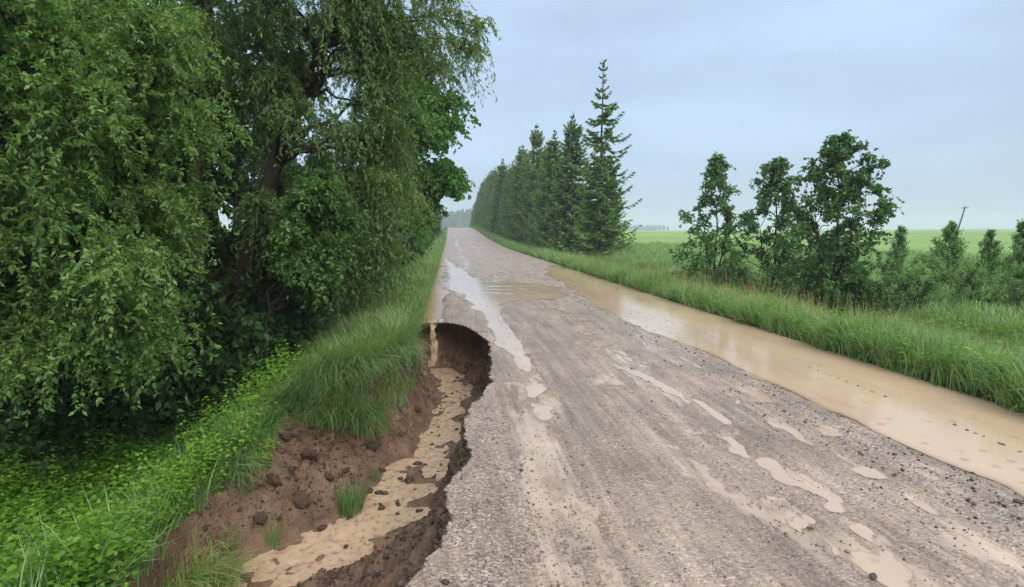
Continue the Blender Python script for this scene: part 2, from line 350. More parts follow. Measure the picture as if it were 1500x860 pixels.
MT = dict(road=mat_road(), soil=mat_soil(), ground=mat_ground(),
    puddle=mat_water('muddy_puddle_water', rough=.09), pool=mat_water('shallow_amber_water', (.45, .29, .155), (.32, .195, .10), rain=.4, rough=.22),
    film=mat_water('thin_muddy_water', (.56, .42, .31), (.52, .385, .28), rain=.8, edge=.0065, rough=.08),
    stream=mat_water('running_mud', (.52, .35, .225), (.42, .275, .175), flow=1., rain=0, edge=.01),
    grass=mat_leaf('verge_grass', (0.07, 0.15, 0.04), (0.18, 0.31, 0.1), (0.38, 0.48, 0.24), .3, .45, True),
    dry=mat_leaf('dry_grass', (0.2246, 0.195, 0.065), (0.337, 0.273, 0.117), (0.4774, 0.377, 0.195), .3, .5, True),
    drytuft=mat_leaf('dry_tuft_grass', (.2, .18, .07), (.32, .27, .12), (.42, .36, .18), .3, .5),
    paletuft=mat_leaf('pale_tuft_grass', (0.22, 0.32, 0.1), (0.36, 0.45, 0.17), (0.5, 0.56, 0.27), .3, .45),
    tuft=mat_leaf('tuft_grass', (0.08, 0.17, 0.05), (0.16, 0.28, 0.09), (0.28, 0.38, 0.16), .3, .45),
    herb=mat_leaf('herb_leaves', (0.05, 0.135, 0.012), (0.14, 0.3, 0.03), (0.28, 0.45, 0.07), .35, .42, True),
    yherb=mat_leaf('pale_herb_leaves', (0.1555, 0.264, 0.036), (0.2592, 0.36, 0.06), (0.3888, 0.432, 0.108), .35, .45),
    willow=mat_leaf('willow_leaves', (0.085, 0.15, 0.042), (0.155, 0.245, 0.075), (0.26, 0.36, 0.125), .35),
    front=mat_leaf('front_tree_leaves', (0.06, 0.13, 0.03), (0.12, 0.225, 0.052), (0.225, 0.345, 0.1), .35),
    shrub=mat_leaf('shrub_leaves', (0.055, 0.135, 0.032), (0.1, 0.215, 0.055), (0.18, 0.32, 0.095), .35),
    maple=mat_leaf('maple_leaves', (0.05, 0.15, 0.025), (0.09, 0.235, 0.045), (0.16, 0.33, 0.075), .4),
    back=mat_leaf('back_leaves_shade_dark', (0.022, 0.055, 0.014), (0.038, 0.088, 0.022), (0.065, 0.13, 0.034), .3),  # leaf colour darkened to paint in the deep shade behind the front crowns
    alder=mat_leaf('alder_leaves', (0.06, 0.13, 0.045), (0.105, 0.205, 0.07), (0.17, 0.3, 0.105), .3),
    sapling=mat_leaf('sapling_leaves', (0.11, 0.22, 0.08), (0.18, 0.32, 0.12), (0.27, 0.42, 0.18), .35),
    spruce=mat_leaf('spruce_needles', (0.09, 0.16, 0.055), (0.16, 0.265, 0.088), (0.25, 0.38, 0.13), .3),
    bark=mat_bark('dark_bark', (.02, .015, .011), (.07, .055, .042)), sbark=mat_bark('spruce_bark', (.05, .035, .026), (.12, .09, .07)),
    forest=mat_leaf('far_forest', (.02, .05, .022), (.03, .07, .028), (.045, .09, .035), 0., .8))

# ---------------------------------------------------------------- terrain: one sheet split into road / washout / ground
def seq(a, b, f):
    r = [a]
    while r[-1] < b: r.append(r[-1] + f(r[-1]))
    return r
xs = [-v for v in seq(8, 1600, lambda v: .16 * v)][::-1] + seq(-7.85, -3.0, lambda v: .12) ; xs = [v for v in xs if v < -3]
xs += list(np.arange(-3.0, XL - .001, .028)) + list(np.linspace(XL, XR, 210)) + seq(XR + .05, 6, lambda v: .06) + seq(6.1, 13, lambda v: .16) + seq(13.5, 2600, lambda v: .10 * v - .4)
ys = list(np.arange(-7, 1.4, .4)) + seq(1.5, 13, lambda v: max(.022, .0068 * v)) + seq(13.1, 110, lambda v: .014 * v) + seq(112, 3200, lambda v: .05 * v)
xs = np.unique(np.round(xs, 4)); ys = np.unique(np.round(ys, 4))
GX, GY = np.meshgrid(xs, ys); nx, ny = len(xs), len(ys); gx, gy = GX.ravel(), GY.ravel()
# snap the vertices next to the lip of the washout onto it, so that its edge is clean
_nb = np.where((gx > -2.5) & (gx < .8) & (gy > 1.2) & (gy < 12.5))[0]
def nearest(x, y, P):
    a = P[:-1, :2]; d = P[1:, :2] - a; bd = np.full(len(x), 1e9); bx = x.copy(); by = y.copy()
    for i in range(len(a)):
        l2 = d[i] @ d[i] + 1e-9; t = np.clip(((x - a[i, 0]) * d[i, 0] + (y - a[i, 1]) * d[i, 1]) / l2, 0, 1); qx = a[i, 0] + t * d[i, 0]; qy = a[i, 1] + t * d[i, 1]; e = np.hypot(x - qx, y - qy); m = e < bd
        bd[m] = e[m]; bx[m] = qx[m]; by[m] = qy[m]
    return bd, bx, by
_d, _bx, _by = nearest(gx[_nb], gy[_nb], RIM); _cell = np.maximum(.028, np.maximum(.022, .0068 * gy[_nb])) * .62
_m = _d < _cell; snapped = np.zeros(len(gx), bool); gx[_nb[_m]] = _bx[_m]; gy[_nb[_m]] = _by[_m]; snapped[_nb[_m]] = True
gz, gin, gun = height(gx, gy, True)
gin &= ~snapped; gun[snapped] = 0; gz[snapped] = lipz(gx[snapped], gy[snapped])
idx = np.arange(nx * ny).reshape(ny, nx)
Q = np.stack([idx[:-1, :-1], idx[:-1, 1:], idx[1:, 1:], idx[1:, :-1]], -1).reshape(-1, 4)
cx, cy = gx[Q].mean(1), gy[Q].mean(1)
jit = .035 * fbm(cx * 6, cy * 6, 2, 11)
fin = gin[Q].any(1)
_wm = np.where(fin)[0]; fin[_wm[(nearest(cx[_wm], cy[_wm], RIM)[0] < .11)]] = False; fdel = gin[Q].any(1) & ~fin
froad = (cx > XL) & (cx < XR) & ~fin & ~fdel & (cy < 400)
V0 = np.stack([gx + gun[:, 0], gy + gun[:, 1], gz], 1)
# attributes
wx = gx + .12 * np.sin(gy * .31 + 1) + .05 * np.sin(gy * .9)
mud = np.zeros(len(gx))
for c, wd, am in ((.72, .28, .62), (2.15, .34, .62), (2.95, .26, .42), (1.0, .12, .2), (3.45, .3, .22)):
    mud = np.maximum(mud, am * np.exp(-((wx - c) / wd) ** 2) * (.75 + .9 * vnoise(gx * 1.3, gy * .45, 71)))
rel = np.zeros(len(gx)); _s = (gx > .2) & (gx < 3.6) & (gy > 1.5) & (gy < 18); rel[_s] = roadrelief(gx[_s], gy[_s])
mud = np.maximum(mud, .8 * sm((-rel - .001) / .009))
mud = np.maximum(mud, .42 * np.exp(-((gx - .35) / .45) ** 2 - ((gy - 11.6) / 1.6) ** 2))
mud = np.where(gy < 90, mud, .35)
mud = np.maximum(mud, .35 * np.exp(-((gy - 15) / 3.) ** 2) * (gx > 0))
sel = (gx > XL - .2) & (gx < XR + .2) & (gy > 1) & (gy < 45)
for P, s_ in ((POOL, .5), (MID, .35), (PUD, .25)):
    mud[sel] = np.maximum(mud[sel], .55 * polymask(gx[sel], gy[sel], P, s_))
for c, rx, ry in SPOT:
    mud = np.maximum(mud, .62 * np.exp(-(((gx - c[0]) / (rx * 1.5)) ** 2 + ((gy - c[1]) / (ry * 1.9)) ** 2) ** 1.5))
gravel = sm((.75 - gx) / .6) * .9 + .7 * np.exp(-((gx - 3.25) / .35) ** 2) + .15
gravel = np.clip(gravel, 0, 1)
field = sm((np.abs(gx - 2) - 8) / 3) * (gx > 0) + (gx < 0) * sm((-gx - 14) / 4); field = np.maximum(field, sm((gy - 170) / 60))
def submesh(name, mask, mat, at_):
    q = Q[mask]; u, inv = np.unique(q, return_inverse=True)
    return mesh_np(name, V0[u], inv.reshape(-1, 4), mat, attrs={k: v[u] for k, v in at_.items()}, smooth=True)
tag(submesh('road', froad, MT['road'], dict(mud=mud, gravel=gravel)), kind='structure')
tag(submesh('washout_soil', fin, MT['soil'], {}), kind='structure')
tag(submesh('ground', ~froad & ~fin & ~fdel, MT['ground'], dict(field=field)), kind='structure')

def wall():
    P = resample(RIM, .022)[:, :2]; n = len(P); s_ = np.arange(n) * .022; T = np.gradient(P, axis=0); Nn = np.stack([T[:, 1], -T[:, 0]], 1) / np.linalg.norm(T, axis=1, keepdims=True)
    for _ in range(3): Nn[1:-1] = (Nn[:-2] + Nn[1:-1] * 2 + Nn[2:]) / 4; Nn /= np.linalg.norm(Nn, axis=1, keepdims=True)
    t_ = P + Nn * .05
    if inside(t_[:, 0], t_[:, 1], WASH).mean() < .5: Nn = -Nn      # Nn points into the washout
    inn = P + Nn * .17; zb = height(inn[:, 0], inn[:, 1]) - .05; K = 26; t = np.linspace(0, 1, K)[None]
    head = sm((P[:, 1] - 5.2) / 2.5)[:, None]; S_, Tt = np.meshgrid(s_, t[0], indexing='ij'); Z = zb[:, None] * t; q = -Z
    off = .17 * t ** 1.4 * (1 - .2 * head) - (.24 * head + .06) * np.sin(np.pi * t ** .8) ** 1.3 * (1 + .8 * fbm(S_ * 1.3, Z * 1.5, 2, 700))
    off = off + sm(t * 5) * (.14 * fbm(S_ * 3.2, Z * 4.2, 4, 710) + .05 * fbm(S_ * 13, Z * 15, 3, 720) + .02 * np.sign(fbm(S_ * 2, Z * 22, 2, 730)))
    XY = P[:, None] + Nn[:, None] * off[..., None]; Z = Z + .03 * fbm(S_ * 6, Tt * 7, 2, 740) * sm(t * 6) + lipz(P[:, 0], P[:, 1])[:, None] * (1 - t)
    V = np.concatenate([XY, Z[..., None]], -1).reshape(-1, 3); ix = np.arange(n * K).reshape(n, K)
    tag(mesh_np('washout_wall', V, np.stack([ix[:-1, :-1], ix[:-1, 1:], ix[1:, 1:], ix[1:, :-1]], -1).reshape(-1, 4), MT['soil'], smooth=True), kind='structure'); return V.reshape(n, K, 3)
WALL = wall()
# ---------------------------------------------------------------- water
def water(name, P, lvl, grow, step, mat, wave=None, ystep=None):
    P = np.asarray(P)[:, :2]; lo, hi = P.min(0) - grow, P.max(0) + grow
    ax = np.arange(lo[0], hi[0] + step, step); ay = np.arange(lo[1], hi[1] + (ystep or step), ystep or step)
    X, Y = np.meshgrid(ax, ay); x, y = X.ravel(), Y.ravel()
    g = height(x, y); d, _ = pdist(x, y, P, True); keep = inside(x, y, P) | (d < grow)
    keep &= (x > XL - .35) & (x < XR + .3); keep &= ~inside(x, y, WASH)
    z = np.full(x.shape, lvl) + (wave(x, y) if wave else 0) + (nat(x, y) * (y > 40))
    keep &= (z - g > -.03)
    n, mm = len(ax), len(ay); ix = np.arange(n * mm).reshape(mm, n)
    q = np.stack([ix[:-1, :-1], ix[:-1, 1:], ix[1:, 1:], ix[1:, :-1]], -1).reshape(-1, 4); q = q[keep[q].all(1)]
    if not len(q): return None
    u, inv = np.unique(q, return_inverse=True)
    return tag(mesh_np(name, np.stack([x, y, z], 1)[u], inv.reshape(-1, 4), mat, attrs=dict(depth=(z - g)[u]), smooth=True), kind='structure')
water('long_puddle', PUD, PLVL, .25, .06, MT['puddle'], ystep=.1)
water('verge_pool', POOL, SLVL, .1, .04, MT['pool'], ystep=.06)
water('cross_puddle', MID, MLVL, .12, .04, MT['film'], lambda x, y: .006 * (vnoise(x * .9, y * 2.5, 89) + .45) * np.sin(y * 7.6 + 1.6 * np.sin(x * 1.3) + 5 * fbm(x * 1.2, y * .9, 2, 88)) * sm((x - .7) / .6) * (1 - sm((x - 2.6) / .5)) * sm((y - 12.6) / .8), ystep=.06)
for kk, (c, rx, ry) in enumerate(SPOT):
    a = np.linspace(0, 2 * np.pi, 16, endpoint=False)
    water('puddle', np.stack([c[0] + 1.5 * rx * np.cos(a), c[1] + 1.5 * ry * np.sin(a)], 1), -.0150 - .0007 * (kk % 5), .03, .02, MT['film'])
tr_ = np.array([[.3, 2.0], [3.5, 2.0], [3.3, 15.], [.3, 15.]])
water('track_puddles', tr_, -.0118, .0, .02, MT['film'], ystep=.03)
# the stream of mud in the bottom of the washout
def stream():
    a = np.arange(-2.4, .5, .022); b = np.arange(1.1, 11.6, .03); X, Y = np.meshgrid(a, b); x, y = X.ravel(), Y.ravel()
    d, par = pdist(x, y, STR); zs = np.interp(par, np.arange(len(STR)), STR[:, 2]); hw = np.interp(par, np.arange(len(STR)), HWP)
    g = height(x, y); z = zs + .006 + .016 * fbm(x * 5, y * 4, 4, 120) + .004 * fbm(x * 22, y * 17, 2, 125)
    keep = inside(x, y, WASH) & (d < hw * 1.6 + .05) & (z - g > -.03)
    n, mm = len(a), len(b); ix = np.arange(n * mm).reshape(mm, n)
    q = np.stack([ix[:-1, :-1], ix[:-1, 1:], ix[1:, 1:], ix[1:, :-1]], -1).reshape(-1, 4); q = q[keep[q].all(1)]
    u, inv = np.unique(q, return_inverse=True)
    tag(mesh_np('muddy_stream', np.stack([x, y, z], 1)[u], inv.reshape(-1, 4), MT['stream'], attrs=dict(depth=(z - g + .012)[u]), smooth=True), kind='structure')
stream()
# waterfall over the lip: a curved tongue with real thickness, broken at its foot
def waterfall():
    lip = at(634, 470, 0); foot = STR[0]; m = mat_water('falling_muddy_water', (.50, .36, .24), (.45, .32, .21), flow=.3, rain=0, edge=.01)
    for strand, (dx, w0, w1, dy, ph) in enumerate(((0, .40, .13, 0, 0.),)):
        K, W = 46, 19; v = []; dep = []
        for i in range(K):
            t = i / (K - 1); c = max(0, (t - .25) / .75); zt = SLVL + .004 - c ** 1.7 * .80; yy = lip[1] + .32 - .36 * min(t / .25, 1) - .22 * c ** .6 + dy
            wd = w1 + (w0 - w1) * (1 - sm(t / .55)) + .07 * c ** 3
            for j in range(W):
                u = j / (W - 1) - .5; a = u * wd * 25 + ph
                nn = float(fbm(np.array([a * .6]), np.array([c * 5.0 + ph]), 3, 801)[0]); n2 = float(fbm(np.array([u * 3 + ph]), np.array([c * 9.]), 2, 805)[0])
                v.append((lip[0] + dx * sm(t / .4) + u * wd * (1 + .9 * n2 + .5 * c * nn) + .05 * nn * c, yy - (.05 * math.cos(u * math.pi) + .05 * nn) * min(1, c * 4), zt + .004 * nn))
                dep.append(.016 * (1 - (2 * abs(u)) ** 2) + .03 * nn + .012 * n2 + .004)
        f = [(i * W + j, i * W + j + 1, (i + 1) * W + j + 1, (i + 1) * W + j) for i in range(K - 1) for j in range(W - 1)]
        tag(mesh_np('waterfall', v, f, m, attrs=dict(depth=dep), smooth=True), kind='structure')
waterfall()

# ---------------------------------------------------------------- scattering (stuff): prototypes and points live in the object's own mesh
def blade_ids(v, f):
    """one random number per connected blade or leaf"""
    lab = np.arange(len(v)); f = np.asarray(f)
    for _ in range(12):
        m = lab[f].min(1)
        for c in range(f.shape[1]): np.minimum.at(lab, f[:, c], m)
    return np.random.default_rng(5).uniform(0, 1, len(v))[lab]
def scatter(name, protos, pts, rot, scl, tint, mat, pick=None, attrs=None):
    """protos: list of (V, F[list of tri/quad]); points follow; a node tree instances the prototypes on the points"""
    V, Fs, vid = [], [], []; o = 0; bt = []
    for k, (v, f) in enumerate(protos):
        V.append(v); bt.append(blade_ids(v, f)); Fs.append(np.asarray(f) + o); vid += [k] * len(v); o += len(v)
    nP = len(pts); V.append(pts); vid += [-1] * nP; V = np.vstack(V); n0 = o
    full = lambda a, d=0.: np.concatenate([np.full((n0,) + np.shape(a)[1:], d), a])
    if pick is None: pick = rng.integers(0, len(protos), nP)
    ob = mesh_np(name, V, np.vstack(Fs), mat, attrs=dict(vid=np.array(vid, float), bt=np.concatenate(bt + [np.zeros(nP)]), tint=full(tint), scl=full(scl), pick=full(pick.astype(float))))
    a = ob.data.attributes.new('rot', 'FLOAT_VECTOR', 'POINT'); a.data.foreach_set('vector', full(rot).astype(np.float32).ravel())
    g = bpy.data.node_groups.new(name, 'GeometryNodeTree')
    g.interface.new_socket('Geometry', in_out='INPUT', socket_type='NodeSocketGeometry'); g.interface.new_socket('Geometry', in_out='OUTPUT', socket_type='NodeSocketGeometry')
    N = g.nodes.new; Lk = g.links.new; gi = N('NodeGroupInput'); go = N('NodeGroupOutput')
    def na(nm, ty='FLOAT'):
        n = N('GeometryNodeInputNamedAttribute'); n.data_type = ty; n.inputs[0].default_value = nm; return n.outputs[0]
    def cmp_(k):
        c = N('FunctionNodeCompare'); c.data_type = 'FLOAT'; c.operation = 'EQUAL'; c.inputs['B'].default_value = k; c.inputs['Epsilon'].default_value = .1
        Lk(na('vid'), c.inputs['A']); return c.outputs[0]
    def sep(k):
        s = N('GeometryNodeSeparateGeometry'); Lk(gi.outputs[0], s.inputs[0]); Lk(cmp_(k), s.inputs[1]); return s.outputs[0]
    g2i = N('GeometryNodeGeometryToInstance')
    for k in reversed(range(len(protos))): Lk(sep(k), g2i.inputs[0])
    io = N('GeometryNodeInstanceOnPoints'); Lk(sep(-1), io.inputs['Points']); Lk(g2i.outputs[0], io.inputs['Instance'])
    io.inputs['Pick Instance'].default_value = True; Lk(na('pick'), io.inputs['Instance Index']); Lk(na('rot', 'FLOAT_VECTOR'), io.inputs['Rotation']); Lk(na('scl'), io.inputs['Scale'])
    Lk(io.outputs[0], go.inputs[0])
    md = ob.modifiers.new('scatter', 'NODES'); md.node_group = g
    return ob

def blade_clump(n, h, spread, bend, wd, seg=4, dirbias=None):
    V, Fc = [], []
    for i in range(n):
        a = rng.uniform(0, 2 * np.pi); rr = spread * math.sqrt(rng.uniform()); p = np.array([rr * math.cos(a), rr * math.sin(a), -.03])
        da = a + rng.normal(0, .8); dv = np.array([math.cos(da), math.sin(da), 0])
        if dirbias is not None: dv = dv * .6 + np.array([*dirbias, 0.])
        l = h * rng.uniform(.45, 1.1); th = rng.uniform(.05, .25); b = bend * rng.uniform(.4, 1.3); w_ = wd * rng.uniform(.7, 1.2)
        sd = np.array([-dv[1], dv[0], 0]); sd = sd / (np.linalg.norm(sd) + 1e-6); o = len(V)
        for k in range(seg + 1):
            t = k / seg; wk = w_ * (1 - t ** 1.6) * .5
            if k == seg: V.append(p)
            else: V += [p - sd * wk, p + sd * wk]
            th2 = th + b * t; p = p + (dv * math.sin(th2) + np.array([0, 0, math.cos(th2)])) * l / seg
        for k in range(seg - 1): Fc += [(o + 2 * k, o + 2 * k + 1, o + 2 * k + 3), (o + 2 * k, o + 2 * k + 3, o + 2 * k + 2)]
        k = seg - 1; Fc.append((o + 2 * k, o + 2 * k + 1, o + 2 * k + 2))
    return np.array(V), np.array(Fc)
def pts_in(n, x0, x1, yfun, keep=None, zoff=0):
    x = rng.uniform(x0, x1, n); y = yfun(rng.uniform(0, 1, n))
    if keep is not None: k = keep(x, y); x, y = x[k], y[k]
    return x, y
def logy(a, b): return lambda u: a * (b / a) ** u
def near_wash(x, y, d=0.):
    return inside(x, y, WASH)
def add_grass(name, n, x0, x1, yf, h, mat, protos, smin=.7, smax=1.2, keep=None, lean=(0, 0), gain=0.):
    x, y = pts_in(n, x0, x1, yf, keep); z = height(x, y); p = np.stack([x, y, z], 1); m_ = len(x)
    rot = np.stack([lean[0] + rng.normal(0, .12, m_), lean[1] + rng.normal(0, .12, m_), rng.uniform(0, 6.28, m_)], 1)
    s = rng.uniform(smin, smax, m_) * (1 + .7 * fbm(x * 1.1, y * 1.1, 3, 200)) * (1 + gain * np.log(np.maximum(y, 4) / 4))
    t = np.clip(.5 + .5 * fbm(x * .5, y * .5, 3, 210) + rng.normal(0, .14, m_), 0, 1)
    return scatter(name, protos, p, rot, s, t, mat)
lush = [blade_clump(22, .48, .12, 1.5, .014) for _ in range(5)]
wind = [blade_clump(20, .52, .14, 1.9, .013, dirbias=(.6, -.2)) for _ in range(4)]
short = [blade_clump(22, .22, .08, 1.2, .007, 3) for _ in range(4)]
coarse = [blade_clump(14, .42, .20, 1.2, .03, 3) for _ in range(4)]
kw = lambda x, y: ~near_wash(x, y)
kv = lambda x, y: ~near_wash(x, y) & ((x > -2.3) | (y > 7.5) | (vnoise(x * 1.2, y * 1.2, 3) > .1))
tag(add_grass('verge_grass', 5200, -3.2, XL - .03, logy(5.5, 16), .5, MT['grass'], lush, .7, 1.15, kv), 'tall lush green grass arching over the left verge of the road', 'grass', kind='stuff')
tag(add_grass('verge_grass', 6000, -4.2, XL - .05, logy(13, 110), .5, MT['grass'], lush, .8, 1.2, kw, gain=.08), 'green grass on the far part of the left verge below the trees', 'grass', kind='stuff')
tag(add_grass('verge_grass', 15000, XR + .05, 9.5, logy(3.0, 30), .5, MT['grass'], wind, .62, 1.0, None), 'long wet grass bending in the wind along the right verge', 'grass', kind='stuff')
tag(add_grass('verge_grass', 9000, XR + .05, 13, logy(25, 160), .5, MT['grass'], lush, .8, 1.2, None, gain=.1), 'grass strip between the far road and the spruce row', 'grass', kind='stuff')
seedy = [blade_clump(7, .78, .10, .9, .007, 4, dirbias=(.5, -.2)) for _ in range(4)]
tag(add_grass('seed_grass', 1500, XR + .25, 9, logy(3.0, 30), .5, MT['dry'], seedy, .7, 1.15, lambda x, y: vnoise(x * .7, y * .5, 61) > -.1), 'tall pale seeding grass stems standing out of the right verge', 'grass', kind='stuff')
tag(add_grass('seed_grass', 700, -2.6, XL - .05, logy(5.5, 30), .5, MT['dry'], seedy, .5, .85, kv), 'pale seeding grass stems standing out of the left verge', 'grass', kind='stuff')
tag(add_grass('dry_grass', 700, -2.3, -.75, logy(6.0, 10), .5, MT['dry'], lush, .5, .9, kw), 'straw coloured dead grass stems hanging over the washout bank', 'grass', kind='stuff')
tag(add_grass('meadow_grass', 16000, 9, 30, logy(7, 60), .5, MT['grass'], coarse, .7, 1.1, None, gain=.06), 'green meadow grass beyond the ditch on the right', 'grass', kind='stuff')

def kd(x, y):
    return ~near_wash(x, y) & (vnoise(x * 1.6, y * 1.6, 13) > -.05)
tag(add_grass('ditch_grass', 800, -4.2, -1.35, logy(2.8, 8), .5, MT['grass'], lush, .8, 1.5, kd), 'long grass blades growing up through the weeds in the ditch', 'grass', kind='stuff')
# drooping fringe of grass along the top of the washout bank
def fringe():
    B = BANK[10:]; t = rng.uniform(0, len(B) - 1.001, 520); i = t.astype(int); f = (t - i)[:, None]; p = B[i] * (1 - f) + B[i + 1] * f
    x = p[:, 0] + rng.normal(-.02, .07, len(t)); y = p[:, 1] + rng.normal(.0, .08, len(t)); z = np.minimum(nat(x, y), height(x, y) + .15)
    ang = rng.uniform(-2.6, -.6, len(t)); pr = [blade_clump(20, .5, .06, 2.0, .009, 5, dirbias=(.0, -.9)) for _ in range(4)]
    rot = np.stack([rng.normal(.25, .2, len(t)), rng.normal(0, .2, len(t)), rng.normal(0.2, .5, len(t))], 1)
    tag(scatter('overhanging_grass', pr, np.stack([x, y, z], 1), rot, rng.uniform(.6, 1.15, len(t)), rng.uniform(.2, .9, len(t)), MT['grass']), 'green grass hanging over the edge of the washout bank', 'grass', kind='stuff')
fringe()

# leafy herbs in the ditch on the left
def leafquads(P, D, Nn, Ln, Wd, fold=.25, six=False):
    """rhombic / hexagonal leaves: P base, D axis, Nn normal (all (n,3)), Ln, Wd (n,)"""
    n = len(P); Sd = np.cross(D, Nn); Sd /= np.linalg.norm(Sd, axis=1, keepdims=True) + 1e-9; Nn = np.cross(Sd, D)
    Ln = Ln[:, None]; Wd = Wd[:, None]
    if not six:
        m = P + D * Ln * .45 + Nn * Wd * fold; V = np.stack([P, m + Sd * Wd * .5, P + D * Ln, m - Sd * Wd * .5], 1).reshape(-1, 3)
        b = np.arange(n)[:, None] * 4; Fc = np.concatenate([b + [0, 1, 2], b + [0, 2, 3]]); return V, Fc, 4
    a = P + D * Ln * .28 + Nn * Wd * fold; c = P + D * Ln * .68 + Nn * Wd * fold * .6; tip = P + D * Ln - Nn * Ln * .12
    V = np.stack([P, a + Sd * Wd * .5, c + Sd * Wd * .36, tip, c - Sd * Wd * .36, a - Sd * Wd * .5], 1).reshape(-1, 3)
    b = np.arange(n)[:, None] * 6; Fc = np.concatenate([b + [0, 1, 2], b + [0, 2, 3], b + [0, 3, 4], b + [0, 4, 5]]); return V, Fc, 6
def unit(v): return v / (np.linalg.norm(v, axis=-1, keepdims=True) + 1e-9)
def herb(h=.4, pairs=6, leaf=.07):
    P, D, N_, Ln = [], [], [], []
    for s in range(4):
        a0 = rng.uniform(0, 6.28); lean = rng.uniform(.1, .5); base = rng.normal(0, .05, 3) * [1, 1, 0]
        for k in range(pairs):
            t = (k + 1) / pairs; c = base + np.array([math.cos(a0), math.sin(a0), 0]) * lean * h * t + np.array([0, 0, h * t * rng.uniform(.75, 1)])
            for q in range(3):
                a = a0 + k * 1.2 + q * 2.1 + rng.normal(0, .3); d = unit(np.array([math.cos(a), math.sin(a), rng.uniform(-.35, .35)]))
                P.append(c + d * .025); D.append(d); N_.append(unit(np.array([0, 0, 1.]) + rng.normal(0, .3, 3))); Ln.append(leaf * rng.uniform(.6, 1.2) * (1.15 - .4 * t))
    Ln = np.array(Ln); v, f, _ = leafquads(np.array(P), np.array(D), np.array(N_), Ln, Ln * .72, .12, True); return v, f
herbs = [herb(h, 6, l) for h, l in ((.36, .064), (.42, .056), (.30, .070), (.46, .060), (.34, .045))] + [herb(.72, 9, .058), herb(.62, 9, .05), herb(.25, 4, .10)]
def herb_pts(n):
    x = rng.uniform(-6.5, -1.15, n); y = logy(2.2, 10.5)(rng.uniform(0, 1, n)); d, _ = pdist(x, y, BANK)
    edge = -2.0 - .0 * y
    k = ~inside(x, y, WASH) & (d > .06) & ((x < -1.55 - .14 * np.maximum(y - 4.5, 0) + .5 * vnoise(x * 1.5, y * 1.5, 8)) | (y < 4.6))
    return x[k], y[k]
x, y = herb_pts(12000); m_ = len(x)
tag(scatter('ditch_herbs', herbs, np.stack([x, y, height(x, y)], 1), np.stack([rng.normal(0, .15, m_), rng.normal(0, .15, m_), rng.uniform(0, 6.28, m_)], 1), rng.uniform(.55, 1.05, m_) * (1 + .6 * fbm(x * 1.1, y * 1.1, 3, 250)), np.clip(.5 + .7 * fbm(x * .9, y * .9, 3, 230) + rng.normal(0, .15, m_), 0, 1), MT['herb']), 'bright green leafy weeds carpeting the ditch on the left', 'weeds', kind='stuff')
x, y = pts_in(2200, XR + .1, 9.5, logy(3, 20), lambda x, y: (vnoise(x, y, 33) > .1) | ((x < XR + .7) & (vnoise(x, y * .8, 34) > -.05))); m_ = len(x)
tag(scatter('verge_herbs', herbs, np.stack([x, y, height(x, y)], 1), np.stack([x * 0, x * 0, rng.uniform(0, 6.28, m_)], 1), rng.uniform(.5, .9, m_), rng.uniform(.3, 1, m_), MT['herb']), 'low leafy weeds among the grass on the right verge', 'weeds', kind='stuff')

# ---------------------------------------------------------------- stones
def rock(n_sub=1, sq=(1, .8, .6), seed=0):
    import bmesh
    bm = bmesh.new(); bmesh.ops.create_icosphere(bm, subdivisions=n_sub, radius=1)
    r_ = np.random.default_rng(seed); V = np.array([v.co[:] for v in bm.verts]); Fc = np.array([[v.index for v in f.verts] for f in bm.faces]); bm.free()
    V *= (1 + r_.normal(0, .13, len(V)))[:, None]; V *= sq; return V, Fc
def mat_stone(name, inst, c):
    m = M(name); t = m.attr('tint', 'INSTANCER') if inst else m.n('ShaderNodeObjectInfo').outputs['Random']
    col = m.ramp(t, *c); n = m.noise(m.coord(), 8 if inst else 60, 4); col = m.mix(.5, col, m.ramp(n, (.3, .1), (.7, .5)), 'OVERLAY')
    m.bsdf(col, .38, m.bump(n, .4, .003 if not inst else .2), .5); return m.m
MT['gravel'] = mat_stone('loose_gravel', True, [(0, (.10, .07, .055)), (.35, (.23, .16, .125)), (.6, (.35, .26, .21)), (.85, (.43, .34, .28)), (1, (.62, .54, .46))])
MT['darkstone'] = mat_stone('dark_wet_clod', True, [(0, (.045, .026, .017)), (.6, (.11, .066, .042)), (1, (.24, .16, .11))])
MT['clod'] = mat_stone('wet_mud_clod', False, [(0, (.04, .027, .019)), (.6, (.085, .055, .04)), (1, (.17, .13, .10))])
stones = [rock(1, (1, rng.uniform(.65, .95), rng.uniform(.45, .7)), k) for k in range(6)]
def stone_scatter(name, x, y, s, tint, mat, sink=.2, label=''):
    z = height(x, y); m_ = len(x); p = np.stack([x, y, z + s * (.5 - sink)], 1)
    o = scatter(name, stones, p, np.stack([rng.normal(0, .3, m_), rng.normal(0, .3, m_), rng.uniform(0, 6.28, m_)], 1), s, tint, mat)
    return tag(o, label, 'gravel', kind='stuff')
n = 46000; x = rng.uniform(XL, XR, n); y = logy(1.6, 16)(rng.uniform(0, 1, n)); dens = np.interp(x, [XL, .5, 1.0, 2.8, 3.2, 3.6, XR], [1, .95, .3, .3, .8, .6, .2]) * (1 + .8 * fbm(x * 1.5, y * .6, 3, 300))
k = (rng.uniform(0, 1, n) < dens) & ~inside(x, y, WASH); x, y = x[k], y[k]
g = height(x, y); k = ~((g < -.017)); x, y = x[k], y[k]; s = rng.lognormal(math.log(.0042), .42, len(x)).clip(.0025, .017)
stone_scatter('road_gravel', x, y, s, np.clip(rng.normal(.52, .24, len(x)), 0, 1), MT['gravel'], .25, 'small loose pebbles strewn over the wet gravel road')
n = 1300; x = rng.normal(3.3, .36, n); y = logy(2.2, 20)(rng.uniform(0, 1, n)); g = height(x, y); k = g > -.02; x, y = x[k], y[k]
